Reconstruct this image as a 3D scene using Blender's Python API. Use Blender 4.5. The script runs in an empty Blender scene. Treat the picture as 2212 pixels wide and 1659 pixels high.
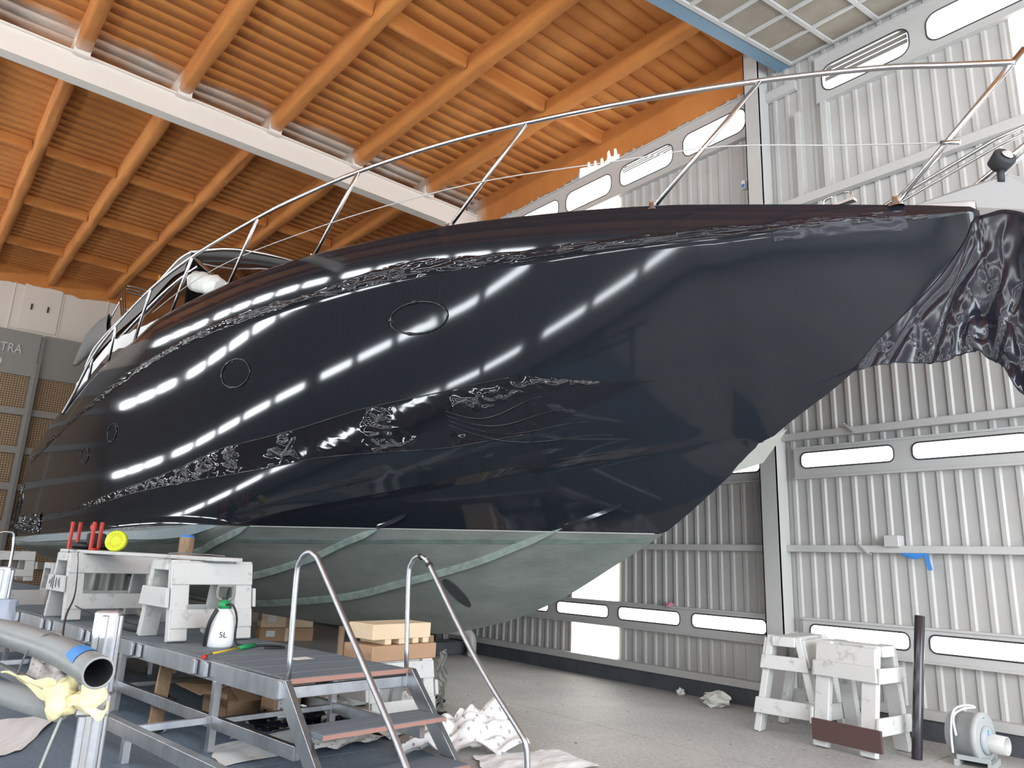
import bpy, bmesh, math, random
from mathutils import Vector, Matrix, noise
PI = math.pi
random.seed(7)
S = bpy.context.scene
COL = S.collection

# ---------------------------------------------------------------- camera, sky, big lights, exposure
cam = bpy.data.cameras.new('camera')
cam.sensor_width = 36.0
cam.lens = 36.0 * 1590 / 2212
cam.clip_end = 200
camo = bpy.data.objects.new('camera', cam)
COL.objects.link(camo)
CR = Vector((0.7611180, -0.6474911, 0.0381402))
CU = Vector((-0.1818774, -0.1566119, 0.9707694))
CF = Vector((0.6225913, 0.7458070, 0.2369642))
camo.matrix_world = Matrix(((CR.x, CU.x, -CF.x, 0), (CR.y, CU.y, -CF.y, 0), (CR.z, CU.z, -CF.z, 1.6), (0, 0, 0, 1)))
S.camera = camo

w = bpy.data.worlds.new('sky')
S.world = w
w.use_nodes = True
w.node_tree.nodes['Background'].inputs[0].default_value = (0.80, 0.90, 1.0, 1)
w.node_tree.nodes['Background'].inputs[1].default_value = 1.5

def area(name, loc, rot, sx, sy, power, color):
    l = bpy.data.lights.new(name, 'AREA'); l.shape = 'RECTANGLE'; l.size = sx; l.size_y = sy
    l.energy = power; l.color = color
    o = bpy.data.objects.new(name, l); o.location = loc; o.rotation_euler = rot; COL.objects.link(o)
    return o
# daylight coming in through the open gate in the near gable, behind the camera
area('daylight_gate', (3.2, -7.7, 3.6), (math.radians(90), 0, 0), 9.4, 6.8, 1700, (0.86, 0.94, 1.0))
PANE_W, PANE_L, STRIP_W = 3.6, 21.0, 3.0

v = S.view_settings
S.display_settings.display_device = 'sRGB'
v.view_transform = 'Standard'; v.look = 'None'; v.exposure = 0.25; v.gamma = 1.0; v.use_curve_mapping = False
cy = S.cycles
cy.max_bounces = 8; cy.diffuse_bounces = 4; cy.glossy_bounces = 4; cy.transmission_bounces = 4
cy.caustics_reflective = False; cy.caustics_refractive = False
cy.sample_clamp_indirect = 6.0
cy.use_denoising = True

# ---------------------------------------------------------------- helpers
class MB:
    """collects verts and faces for ONE mesh object"""
    def __init__(s): s.v = []; s.f = []; s.sm = []; s.uv = {}
    def add(s, vs, fs, smooth=False):
        o = len(s.v); s.v += [tuple(p) for p in vs]
        for f in fs: s.f.append(tuple(i + o for i in f)); s.sm.append(smooth)
        return o
    def box(s, lo, hi):
        (a, b, c), (d, e, f) = lo, hi
        s.add([(a,b,c),(d,b,c),(d,e,c),(a,e,c),(a,b,f),(d,b,f),(d,e,f),(a,e,f)],
              [(0,3,2,1),(4,5,6,7),(0,1,5,4),(1,2,6,5),(2,3,7,6),(3,0,4,7)])
    def obox(s, c, ax, ay, az):
        """box about centre c with half axes ax, ay, az"""
        c, ax, ay, az = map(Vector, (c, ax, ay, az))
        vs = [c + i*ax + j*ay + k*az for k in (-1, 1) for j in (-1, 1) for i in (-1, 1)]
        fs = [(0,2,3,1),(4,5,7,6),(0,1,5,4),(1,3,7,5),(3,2,6,7),(2,0,4,6)]
        if ax.cross(ay).dot(az) < 0: fs = [tuple(reversed(f)) for f in fs]
        s.add(vs, fs)
    def board(s, p0, p1, wdir, w, t):
        """plank from p0 to p1, w wide along wdir, t thick"""
        p0, p1 = Vector(p0), Vector(p1); d = p1 - p0; z = d.normalized()
        x = Vector(wdir); x = (x - z * x.dot(z)).normalized(); y = z.cross(x)
        s.obox((p0 + p1) / 2, x * w / 2, y * t / 2, d / 2)
    def tube(s, pts, r, n=10, cap=True, close=False):
        pts = [Vector(p) for p in pts]; N = len(pts)
        rr = r if isinstance(r, (list, tuple)) else [r] * N
        T = []
        for i in range(N):
            a = pts[(i-1) % N] if (i or close) else pts[i]; b = pts[(i+1) % N] if (i < N-1 or close) else pts[i]
            T.append((b - a).normalized())
        u = T[0].orthogonal().normalized(); vs = []
        for i in range(N):
            u = (u - T[i] * u.dot(T[i])); u = u.normalized() if u.length > 1e-6 else T[i].orthogonal().normalized()
            q = T[i].cross(u)
            for k in range(n):
                a = 2*PI*k/n; vs.append(pts[i] + (u*math.cos(a) + q*math.sin(a)) * rr[i])
        fs = []
        M = N if close else N-1
        for i in range(M):
            j = (i+1) % N
            for k in range(n):
                l = (k+1) % n; fs.append((i*n+k, i*n+l, j*n+l, j*n+k))
        o = s.add(vs, fs, True)
        if cap and not close:
            s.f.append(tuple(o+k for k in reversed(range(n)))); s.sm.append(False)
            s.f.append(tuple(o+(N-1)*n+k for k in range(n))); s.sm.append(False)
    def lathe(s, c, axis, prof, n=24, ref=None):
        """prof: list of (distance along axis, radius)"""
        c = Vector(c); z = Vector(axis).normalized(); u = Vector(ref) if ref else z.orthogonal(); u = u.normalized(); q = z.cross(u)
        vs = []; fs = []
        for (h, r) in prof:
            for k in range(n):
                a = 2*PI*k/n; vs.append(c + z*h + (u*math.cos(a) + q*math.sin(a)) * r)
        for i in range(len(prof)-1):
            for k in range(n):
                l = (k+1) % n; fs.append((i*n+k, i*n+l, (i+1)*n+l, (i+1)*n+k))
        s.add(vs, fs, True)
    def grid(s, P, smooth=True, uv=None, flip=False):
        """P[i][j] points"""
        n, m = len(P), len(P[0]); fs = []
        for i in range(n-1):
            for j in range(m-1):
                f = (i*m+j, i*m+j+1, (i+1)*m+j+1, (i+1)*m+j); fs.append(tuple(reversed(f)) if flip else f)
        o = s.add([p for r in P for p in r], fs, smooth)
        for i in range(n):
            for j in range(m): s.uv[o+i*m+j] = uv[i][j] if uv else (i/(n-1), j/(m-1))
    def poly(s, pts, d):
        """prism: closed outline pts extruded by vector d"""
        pts = [Vector(p) for p in pts]; n = len(pts); d = Vector(d)
        s.add(pts + [p + d for p in pts], [tuple(reversed(range(n))), tuple(range(n, 2*n))] + [(i, (i+1) % n, n+(i+1) % n, n+i) for i in range(n)])
    def build(s, name, mat, parent=None, bevel=0, loc=None, rot=None, kind=None):
        me = bpy.data.meshes.new(name); me.from_pydata(s.v, [], s.f)
        if s.uv:
            l = me.uv_layers.new(name='UVMap')
            for lp in me.loops: l.data[lp.index].uv = s.uv.get(lp.vertex_index, (0, 0))
        for p, sm in zip(me.polygons, s.sm): p.use_smooth = sm
        me.materials.append(mat); me.update()
        o = bpy.data.objects.new(name, me); COL.objects.link(o)
        if parent: o.parent = parent
        if loc: o.location = loc
        if rot: o.rotation_euler = rot
        if kind: o['kind'] = kind
        if bevel:
            b = o.modifiers.new('bevel', 'BEVEL'); b.width = bevel; b.segments = 1; b.limit_method = 'ANGLE'
        return o

def thing(name, label, cat, loc=(0,0,0), rotz=0, group=None):
    o = bpy.data.objects.new(name, None); COL.objects.link(o); o.empty_display_size = .2
    o.location = loc; o.rotation_euler = (0, 0, rotz)
    return tag(o, label, cat, group)
def tag(o, label, cat, group=None):
    o['label'] = label; o['category'] = cat
    if group: o['group'] = group
    return o
def copy_obj(o, parent):
    c = o.copy(); COL.objects.link(c); c.parent = parent; return c

def pchip(xs, ys):
    n = len(xs); h = [xs[i+1]-xs[i] for i in range(n-1)]; d = [(ys[i+1]-ys[i])/h[i] for i in range(n-1)]
    m = [d[0]] + [0]*(n-2) + [d[-1]]
    for i in range(1, n-1):
        if d[i-1]*d[i] > 0:
            a = 2*h[i]+h[i-1]; b = h[i]+2*h[i-1]; m[i] = (a+b)/(a/d[i-1]+b/d[i])
    def f(x):
        x = min(max(x, xs[0]), xs[-1]); i = 0
        while i < n-2 and x > xs[i+1]: i += 1
        u = (x-xs[i])/h[i]
        return (1+2*u)*(1-u)**2*ys[i]+u*(1-u)**2*h[i]*m[i]+u*u*(3-2*u)*ys[i+1]+u*u*(u-1)*h[i]*m[i+1]
    return f
def catmull(pts, k=8):
    pts = [Vector(p) for p in pts]; out = []
    for i in range(len(pts)-1):
        p0 = pts[max(i-1, 0)]; p1 = pts[i]; p2 = pts[i+1]; p3 = pts[min(i+2, len(pts)-1)]
        for j in range(k):
            t = j/k; out.append(0.5*((2*p1)+(p2-p0)*t+(2*p0-5*p1+4*p2-p3)*t*t+(3*p1-p0-3*p2+p3)*t**3))
    return out + [pts[-1]]
def frange(a, b, n): return [a+(b-a)*i/(n-1) for i in range(n)]
def N3(x, y=0, z=0): return noise.noise(Vector((x, y, z)))
def ridge(x, y, z=0):
    return abs(N3(x, y, z))

# ---------------------------------------------------------------- materials
def mat(name, color, rough=.6, metal=0, spec=None, noise_amt=0, noise_scale=5, color2=None, bump=0, bump_scale=40, coat=0, aniso=None, stretch=None, thr=None, distort=0):
    m = bpy.data.materials.new(name); m.use_nodes = True; nt = m.node_tree; b = nt.nodes['Principled BSDF']
    b.inputs['Base Color'].default_value = (*color, 1); b.inputs['Roughness'].default_value = rough; b.inputs['Metallic'].default_value = metal
    if coat: b.inputs['Coat Weight'].default_value = coat; b.inputs['Coat Roughness'].default_value = .03
    if color2 or bump:
        tc = nt.nodes.new('ShaderNodeTexCoord'); src = tc.outputs['Object']
        if stretch:
            mp = nt.nodes.new('ShaderNodeMapping'); mp.inputs['Scale'].default_value = stretch
            nt.links.new(src, mp.inputs['Vector']); src = mp.outputs['Vector']
    if color2:
        n = nt.nodes.new('ShaderNodeTexNoise'); n.inputs['Scale'].default_value = noise_scale; n.inputs['Detail'].default_value = 8; n.inputs['Roughness'].default_value = .65
        n.inputs['Distortion'].default_value = distort
        nt.links.new(src, n.inputs['Vector'])
        r = nt.nodes.new('ShaderNodeValToRGB'); lo, hi = thr or (.35, .65)
        r.color_ramp.elements[0].position = lo; r.color_ramp.elements[1].position = hi
        r.color_ramp.elements[0].color = (*color, 1); r.color_ramp.elements[1].color = (*color2, 1)
        nt.links.new(n.outputs['Fac'], r.inputs['Fac']); nt.links.new(r.outputs['Color'], b.inputs['Base Color'])
    if bump:
        n2 = nt.nodes.new('ShaderNodeTexNoise'); n2.inputs['Scale'].default_value = bump_scale; n2.inputs['Detail'].default_value = 4
        nt.links.new(src, n2.inputs['Vector'])
        bp = nt.nodes.new('ShaderNodeBump'); bp.inputs['Strength'].default_value = bump; bp.inputs['Distance'].default_value = .02
        nt.links.new(n2.outputs['Fac'], bp.inputs['Height']); nt.links.new(bp.outputs['Normal'], b.inputs['Normal'])
    return m
def emit(name, color, s):
    m = bpy.data.materials.new(name); m.use_nodes = True; nt = m.node_tree
    b = nt.nodes['Principled BSDF']; b.inputs['Base Color'].default_value = (.8, .8, .8, 1)
    b.inputs['Emission Color'].default_value = (*color, 1); b.inputs['Emission Strength'].default_value = s
    return m
M = {}
M['film'] = mat('black_film', (.010, .0128, .0178), .07)
M['film_crumple'] = mat('black_film_crumpled', (.009, .0095, .013), .055)
M['film_loose'] = mat('black_film_loose', (.016, .016, .026), .16)
M['antifoul'] = mat('antifouling', (.115, .132, .120), .6, color2=(.180, .198, .183), noise_scale=2.2, bump=.15, bump_scale=30, stretch=(1, .35, 1.2))
M['strake'] = mat('strake_grey', (.20, .25, .225), .6, color2=(.10, .13, .115), noise_scale=7, thr=(.42, .72))
M['scum'] = mat('scum_line', (.14, .19, .165), .6, color2=(.085, .11, .10), noise_scale=9, stretch=(1, .3, 1))
M['sterngrey'] = mat('bare_grey_gelcoat', (.26, .30, .33), .35, color2=(.20, .25, .26), noise_scale=3)
M['chrome'] = mat('stainless', (.66, .665, .68), .20, 1)
M['steel'] = mat('brushed_steel', (.50, .515, .54), .38, 1)
M['alu'] = mat('aluminium', (.60, .61, .63), .33, 1, color2=(.42, .43, .45), noise_scale=6, bump=.05, bump_scale=60, stretch=(1, 1, .4))
M['alu_bright'] = mat('aluminium_bright', (.58, .59, .62), .40, .9, color2=(.40, .42, .46), noise_scale=5)
M['gelcoat'] = mat('white_gelcoat', (.50, .49, .48), .35)
M['lip'] = mat('grey_gelcoat', (.27, .265, .26), .5)  # plain darker grey for the foredeck lip
M['smoke'] = mat('smoked_glass', (.035, .016, .010), .06)
M['canvas'] = mat('grey_canvas', (.17, .165, .16), .8)
M['cloth'] = mat('white_cloth', (.72, .72, .68), .9, bump=.3, bump_scale=12)
M['orange'] = mat('spray_foam', (.44, .150, .034), .9, color2=(.54, .215, .050), noise_scale=1.1, bump=.6, bump_scale=7, thr=(.3, .7))
M['foam_dark'] = mat('spray_foam_old', (.42, .165, .06), .9, color2=(.50, .22, .075), noise_scale=.9, bump=.6, bump_scale=7, thr=(.3, .7))
M['cream'] = mat('cream_paint', (.72, .66, .60), .55)
M['wall'] = mat('wall_paint', (.47, .455, .435), .5, color2=(.43, .42, .405), noise_scale=1.4, bump=.04, bump_scale=3)
M['trim'] = mat('trim_paint', (.50, .49, .475), .45)
M['farwall'] = mat('far_wall_paint', (.66, .59, .52), .6)
M['fargrey'] = mat('far_grey_panel', (.235, .225, .205), .6)
M['slate'] = mat('slate_boards', (.140, .172, .205), .7, color2=(.185, .215, .245), noise_scale=4, bump=.2, bump_scale=50, stretch=(.4, 4, 1))
M['boardedge'] = mat('board_edge', (.36, .19, .155), .8)
M['wood_white'] = mat('worn_white_wood', (.30, .295, .28), .75, color2=(.60, .595, .58), noise_scale=7, thr=(.27, .43), bump=.15, bump_scale=35)
M['wood_dirty'] = mat('dirty_white_wood', (.42, .35, .28), .8, color2=(.72, .70, .67), noise_scale=6, thr=(.30, .45), bump=.15, bump_scale=35)
M['wood_raw'] = mat('raw_wood', (.28, .17, .10), .8, color2=(.36, .25, .16), noise_scale=5, stretch=(4, 4, .5))
M['brown'] = mat('brown_paint', (.085, .045, .042), .6)
M['card'] = mat('cardboard', (.42, .26, .155), .85, color2=(.46, .29, .18), noise_scale=3)
M['card_light'] = mat('light_carton', (.72, .55, .37), .85, color2=(.78, .62, .44), noise_scale=3)
M['paper'] = mat('white_paper', (.78, .78, .78), .8)
M['plastic'] = mat('black_plastic', (.015, .015, .017), .45)
M['dark'] = mat('dark_rubber', (.03, .032, .036), .7)
M['white_plastic'] = mat('white_plastic', (.82, .84, .85), .35)
M['green'] = mat('green_plastic', (.02, .30, .10), .4)
M['yellow'] = mat('yellow_tube', (.72, .48, .04), .45)
M['lime'] = mat('lime_plastic', (.62, .72, .02), .4)
M['red'] = mat('red_paint', (.55, .045, .03), .4)
M['bluetape'] = mat('blue_tape', (.045, .22, .60), .6)
M['beam_blue'] = mat('blue_grey_paint', (.16, .27, .37), .5)
M['filter'] = mat('taupe_filter', (.27, .235, .19), .9, color2=(.32, .285, .235), noise_scale=3)
M['pvc'] = mat('grey_pvc', (.20, .21, .215), .45, color2=(.25, .26, .26), noise_scale=4)
M['yellowcloth'] = mat('pale_yellow_cloth', (.80, .72, .42), .9, bump=.3, bump_scale=25)
M['plasticwrap'] = mat('grey_plastic_sheet', (.33, .34, .31), .3)
M['blower'] = mat('blower_paint', (.33, .37, .39), .45, color2=(.40, .40, .39), noise_scale=5)
M['pink'] = mat('pink_cloth', (.50, .22, .30), .9)
M['kerb'] = mat('kerb_concrete', (.055, .062, .075), .8, color2=(.085, .09, .10), noise_scale=3, bump=.1, bump_scale=20)
M['pane_r'] = emit('daylit_pane_right', (1, .99, .96), PANE_W)
M['pane_l'] = emit('daylit_pane_left', (.90, .96, 1), PANE_L)
M['strip_near'] = emit('daylit_translucent_sheet_near', (1, .98, .95), 1.3)
M['strip_e'] = emit('daylit_translucent_sheet', (1, .955, .89), STRIP_W)
M['flag'] = mat('amber_flag', (.80, .33, .02), .7)
M['mesh'] = mat('perforated_tan', (.36, .25, .145), .8)

def overspray(m, yc, wd):
    nt = m.node_tree; L = nt.links.new; b = nt.nodes['Principled BSDF']; src = b.inputs['Base Color'].links[0].from_socket
    tc = nt.nodes.new('ShaderNodeTexCoord'); sx = nt.nodes.new('ShaderNodeSeparateXYZ'); L(tc.outputs['Object'], sx.inputs[0])
    n = nt.nodes.new('ShaderNodeTexNoise'); n.inputs['Scale'].default_value = 1.3; n.inputs['Detail'].default_value = 6; L(tc.outputs['Object'], n.inputs['Vector'])
    def mth(op, a, b_):
        k = nt.nodes.new('ShaderNodeMath'); k.operation = op
        for i, v_ in enumerate((a, b_)):
            if isinstance(v_, (int, float)): k.inputs[i].default_value = v_
            else: L(v_, k.inputs[i])
        return k.outputs[0]
    d = mth('ABSOLUTE', mth('SUBTRACT', sx.outputs[1], yc), 0)
    f = mth('SUBTRACT', mth('MULTIPLY', n.outputs['Fac'], 1.9), mth('MULTIPLY', d, 1/wd))
    k = nt.nodes.new('ShaderNodeMath'); k.operation = 'MULTIPLY'; k.use_clamp = True; L(f, k.inputs[0]); k.inputs[1].default_value = .9
    mx = nt.nodes.new('ShaderNodeMixRGB'); L(k.outputs[0], mx.inputs[0]); L(src, mx.inputs[1]); mx.inputs[2].default_value = (.66, .60, .54, 1); L(mx.outputs[0], b.inputs['Base Color'])
overspray(M['orange'], 11.86, .42)

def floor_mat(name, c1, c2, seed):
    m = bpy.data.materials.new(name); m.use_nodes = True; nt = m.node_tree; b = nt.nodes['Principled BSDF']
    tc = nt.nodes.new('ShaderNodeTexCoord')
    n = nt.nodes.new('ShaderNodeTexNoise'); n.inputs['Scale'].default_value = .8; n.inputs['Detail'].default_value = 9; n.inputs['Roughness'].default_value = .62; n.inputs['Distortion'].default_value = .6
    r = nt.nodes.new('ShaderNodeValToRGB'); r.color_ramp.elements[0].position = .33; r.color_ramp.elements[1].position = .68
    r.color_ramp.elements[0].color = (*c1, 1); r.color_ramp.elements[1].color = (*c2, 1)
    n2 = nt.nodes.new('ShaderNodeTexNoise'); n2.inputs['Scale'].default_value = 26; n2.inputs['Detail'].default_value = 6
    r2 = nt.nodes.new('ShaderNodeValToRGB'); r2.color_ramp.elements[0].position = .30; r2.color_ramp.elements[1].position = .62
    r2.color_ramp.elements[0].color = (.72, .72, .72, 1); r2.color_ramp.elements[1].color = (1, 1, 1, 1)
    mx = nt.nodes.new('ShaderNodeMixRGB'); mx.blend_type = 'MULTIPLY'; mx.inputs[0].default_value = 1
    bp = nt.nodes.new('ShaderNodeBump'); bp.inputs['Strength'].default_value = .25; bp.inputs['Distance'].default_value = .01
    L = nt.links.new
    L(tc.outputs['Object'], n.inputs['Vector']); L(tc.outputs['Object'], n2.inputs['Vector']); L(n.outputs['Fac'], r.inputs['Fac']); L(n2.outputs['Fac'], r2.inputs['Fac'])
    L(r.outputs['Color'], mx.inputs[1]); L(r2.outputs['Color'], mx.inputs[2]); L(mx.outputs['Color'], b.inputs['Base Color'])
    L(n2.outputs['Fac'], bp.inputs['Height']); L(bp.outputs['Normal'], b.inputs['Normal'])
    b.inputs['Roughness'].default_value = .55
    return m
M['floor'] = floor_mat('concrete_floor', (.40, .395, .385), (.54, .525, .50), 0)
M['floor_shade'] = floor_mat('shade_tinted_floor', (.135, .185, .245), (.175, .23, .295), 1)  # same concrete, with the platform's blue-grey shade put into its colour

def print_mat(name):
    """backing paper with rows of small grey printed marks (UV in metres)"""
    m = bpy.data.materials.new(name); m.use_nodes = True; nt = m.node_tree; b = nt.nodes['Principled BSDF']; L = nt.links.new
    uv = nt.nodes.new('ShaderNodeTexCoord'); mp = nt.nodes.new('ShaderNodeMapping'); mp.inputs['Scale'].default_value = (11, 9, 1); mp.inputs['Rotation'].default_value = (0, 0, .5)
    L(uv.outputs['UV'], mp.inputs['Vector'])
    br = nt.nodes.new('ShaderNodeTexBrick'); br.inputs['Scale'].default_value = 1; br.inputs['Mortar Size'].default_value = .33; br.inputs['Mortar Smooth'].default_value = 0
    br.inputs['Brick Width'].default_value = .9; br.inputs['Row Height'].default_value = .85
    br.inputs['Color1'].default_value = (.30, .30, .32, 1); br.inputs['Color2'].default_value = (.42, .42, .44, 1); br.inputs['Mortar'].default_value = (.80, .80, .80, 1)
    L(mp.outputs['Vector'], br.inputs['Vector']); L(br.outputs['Color'], b.inputs['Base Color']); b.inputs['Roughness'].default_value = .75
    return m
M['printed'] = print_mat('printed_backing_paper')

def mesh_wall_mat(name):
    m = bpy.data.materials.new(name); m.use_nodes = True; nt = m.node_tree; b = nt.nodes['Principled BSDF']; L = nt.links.new
    tc = nt.nodes.new('ShaderNodeTexCoord'); br = nt.nodes.new('ShaderNodeTexBrick'); br.offset = 0
    mp = nt.nodes.new('ShaderNodeMapping'); mp.inputs['Rotation'].default_value = (PI/2, 0, 0)
    L(tc.outputs['Object'], mp.inputs['Vector']); L(mp.outputs['Vector'], br.inputs['Vector'])
    br.inputs['Scale'].default_value = 1; br.inputs['Brick Width'].default_value = .062; br.inputs['Row Height'].default_value = .062; br.inputs['Mortar Size'].default_value = .017; br.inputs['Mortar Smooth'].default_value = .1
    br.inputs['Color1'].default_value = (.52, .37, .21, 1); br.inputs['Color2'].default_value = (.45, .32, .18, 1); br.inputs['Mortar'].default_value = (.15, .10, .06, 1)
    L(br.outputs['Color'], b.inputs['Base Color']); b.inputs['Roughness'].default_value = .8
    return m
M['mesh'] = mesh_wall_mat('perforated_tan_board')

# ---------------------------------------------------------------- the hall
XW, XL, YF, YN, ZR = 8.72, -2.4, 24.0, -8.0, 9.15
def struct(mb, name, m, parent=None, **k):
    o = mb.build(name, m, parent, **k)
    o['kind'] = 'structure'
    return o

# floor slabs, joints left open between them (a dark bed shows in the joints)
fl = MB(); fl.box((XL-.2, YN-.2, -.12), (XW+.2, YF+.2, -.012)); FLOOR = struct(fl, 'floor', M['kerb'])
def slab(x0, y0, x1, y1, m):
    b = MB(); g = .006; b.box((x0+g, y0+g, -.011), (x1-g, y1-g, 0)); b.build('slab', m, FLOOR)
ysl = [YN, -6, -1.2, 3.05, 6.0, 9.8, 14.0, 19.0, YF]
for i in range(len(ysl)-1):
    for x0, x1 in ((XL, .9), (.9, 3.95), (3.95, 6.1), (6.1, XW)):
        slab(x0, ysl[i], x1, ysl[i+1], M['floor_shade'] if (x0 < 3.9 and 3 < ysl[i] < 12) else M['floor'])  # slabs round the platform get the concrete with shade painted in

# right wall: ribbed sheet with kerb, rails, columns, window plates
def ribbed(y0, y1, x, s, pitch=.187):
    """outline (x, y) of a ribbed sheet running along y; s = side the ribs stand out to"""
    out = [(x, y0)]; y = y0 + pitch*.5
    while y < y1 - pitch*.5:
        out += [(x, y-.040), (x+s*.018, y-.020), (x+s*.018, y+.020), (x, y+.040)]; y += pitch
    return out + [(x, y1)]
def wall_sheet(name, x, s, y0, y1, z0, z1, m):
    b = MB(); pr = ribbed(y0, y1, x, s); P = [[(a, y, z) for (a, y) in pr] for z in (z0, z1)]
    b.grid(P, smooth=False, flip=(s > 0)); b.box((min(x-s*.02, x-s*.10), y0, z0), (max(x-s*.02, x-s*.10), y1, z1))
    return struct(b, name, m)
WR = wall_sheet('wall_right', XW, -1, YN, YF, 0, 9.4, M['wall'])
WL = wall_sheet('wall_left', XL, 1, YN, YF, 0, 9.4, M['wall'])

def kerb_and_rails(x, s, parent):
    b = MB(); b.box((min(x, x+s*.10), YN, 0), (max(x, x+s*.10), YF, .205)); b.build('kerb', M['kerb'], parent)
    b = MB(); b.box((min(x, x+s*.13), YN, .205), (max(x, x+s*.13), YF, .295)); b.build('base_rail', M['trim'], parent)
    for z0, z1 in ((1.875, 1.955), (3.25, 3.335), (6.40, 6.52)):
        b = MB(); b.box((min(x+s*.02, x+s*.12), YN, z0), (max(x+s*.02, x+s*.12), YF, z1)); b.build('girt', M['trim'], parent, bevel=.004)
kerb_and_rails(XW, -1, WR); kerb_and_rails(XL, 1, WL)
COLS = [-8.9, -1.95, 5.02, 12.0, 19.0]
for x, s, par in ((XW, -1, WR),):
    for i, yc in enumerate(COLS):
        b = MB(); xa, xb = x+s*.02, x+s*.26
        b.box((min(xb-s*.012, xb), yc-.12, 0), (max(xb-s*.012, xb), yc+.12, 9.0))
        b.box((min(xa, xb), yc-.12, 0), (max(xa, xb), yc-.106, 9.0)); b.box((min(xa, xb), yc+.106, 0), (max(xa, xb), yc+.12, 9.0))
        b.build('column', M['trim'], par)

def rrect(y0, y1, z0, z1, r, n=5):
    pts = []
    for cy_, cz, a0 in ((y1-r, z1-r, 0), (y0+r, z1-r, 90), (y0+r, z0+r, 180), (y1-r, z0+r, 270)):
        for k in range(n+1):
            a = math.radians(a0+90*k/n); pts.append((cy_+r*math.cos(a), cz+r*math.sin(a)))
    return pts
WIN = [0]
def window(x, s, y0, y1, pz0, pz1, fz0, fz1, fy0, fy1, pane_m, eave=0):
    """plate with a rounded opening, rubber gasket and daylit pane; x = wall plane, s = into the room"""
    WIN[0] += 1
    xo, xi = x+s*.045, x+s*.075
    inner = rrect(y0, y1, pz0, pz1, (pz1-pz0)*.36); n = len(inner)
    # outer outline sampled to the same count (matching corners)
    outer = []
    for i, (yy, zz) in enumerate(inner):
        q = i // (n//4)
        outer.append(((fy1, fz1), (fy0, fz1), (fy0, fz0), (fy1, fz0))[min(q, 3)])
    b = MB(); vs = [(xi, y, z) for y, z in inner] + [(xi, y, z) for y, z in outer] + [(x+s*.03, y, z) for y, z in inner]
    fs = []
    for i in range(n):
        j = (i+1) % n
        fs.append((i, j, n+j, n+i)); fs.append((i, 2*n+i, 2*n+j, j))
    b.add(vs, fs)
    for zz0, zz1 in ((fz1-.012, fz1+.012), (fz0-.012, fz0+.012)):
        b.box((min(x, xi+s*.02), fy0, zz0), (max(x, xi+s*.02), fy1, zz1))
    o = struct(b, 'window_%d' % WIN[0], M['trim'])
    g = MB(); g.tube([(xi+s*.002, y, z) for y, z in inner], .009, 6, close=True); g.build('gasket', M['dark'], o)
    p = MB(); p.add([(x+s*.034, y, z) for y, z in inner], [tuple(range(n)) if s < 0 else tuple(reversed(range(n)))])
    pm = p.build('pane', pane_m, o)
    if eave:   # underside of the outside eave seen through the upper part of the glass
        zc = pz1-(pz1-pz0)*eave; e = MB()
        for k in range(3): e.box((min(x+s*.037, x+s*.040), y0+.03, zc+(pz1-zc)*k/3+.004), (max(x+s*.037, x+s*.040), y1-.03, zc+(pz1-zc)*(k+1)/3-.008))
        e.build('eave', M['fargrey'], o)
    return o
MOD = 1.32
def window_rows(x, s, rows, ylo, yhi, pm):
    for bay0 in COLS + [COLS[-1]+6.98]:
        a, bnd = bay0+.12, min(bay0+6.98-.12, YF)
        for k in range(5):
            y0 = a+.05+k*MOD
            if y0 < ylo or y0+MOD > min(yhi, bnd+.05): continue
            for pz0, pz1, fz0, fz1 in rows:
                yy = y0-.60 if (s < 0 and pz0 > 7 and y0 < 5) else y0
                ev = 0
                if s < 0 and pz0 > 7: ev = .55 if 2.5 < yy < 3.2 else (.28 if 6.4 < yy < 6.9 else 0)
                window(x, s, yy+.05, yy+1.17, pz0, pz1, fz0, fz1, yy-.06, yy+MOD-.06, pm, ev)
ROWS = [(.86, 1.04, .76, 1.10), (2.89, 3.08, 2.77, 3.14), (7.91, 8.30, 7.80, 8.47)]
window_rows(XW, -1, ROWS, -2, 12.2, M['pane_r'])
window_rows(XL, 1, ROWS+[(5.02, 5.26, 4.88, 5.38)], -9, YF, M['pane_l'])
# tall translucent sheets let into the right wall
for i, (a, c) in enumerate(((7.74, 8.70), (.95, 1.93))):
    b = MB(); pr = ribbed(a, c, XW-.028, -1, .16); b.grid([[(p, y, z) for p, y in pr] for z in (.295, 8.95 if i == 0 else 8.6)], smooth=False)
    o = struct(b, 'window_%d' % (WIN[0]+1), M['strip_e'] if i == 0 else M['strip_near']); WIN[0] += 1
# small framed hatch and studs in the second bay
for y in (4.45, 4.08):
    b = MB(); b.box((XW-.09, y-.035, 6.52), (XW-.02, y+.035, 7.80)); b.build('stud', M['trim'], WR)
b = MB(); b.box((XW-.09, 4.45, 8.18), (XW-.02, 4.92, 8.32)); b.build('stud', M['trim'], WR)

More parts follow.
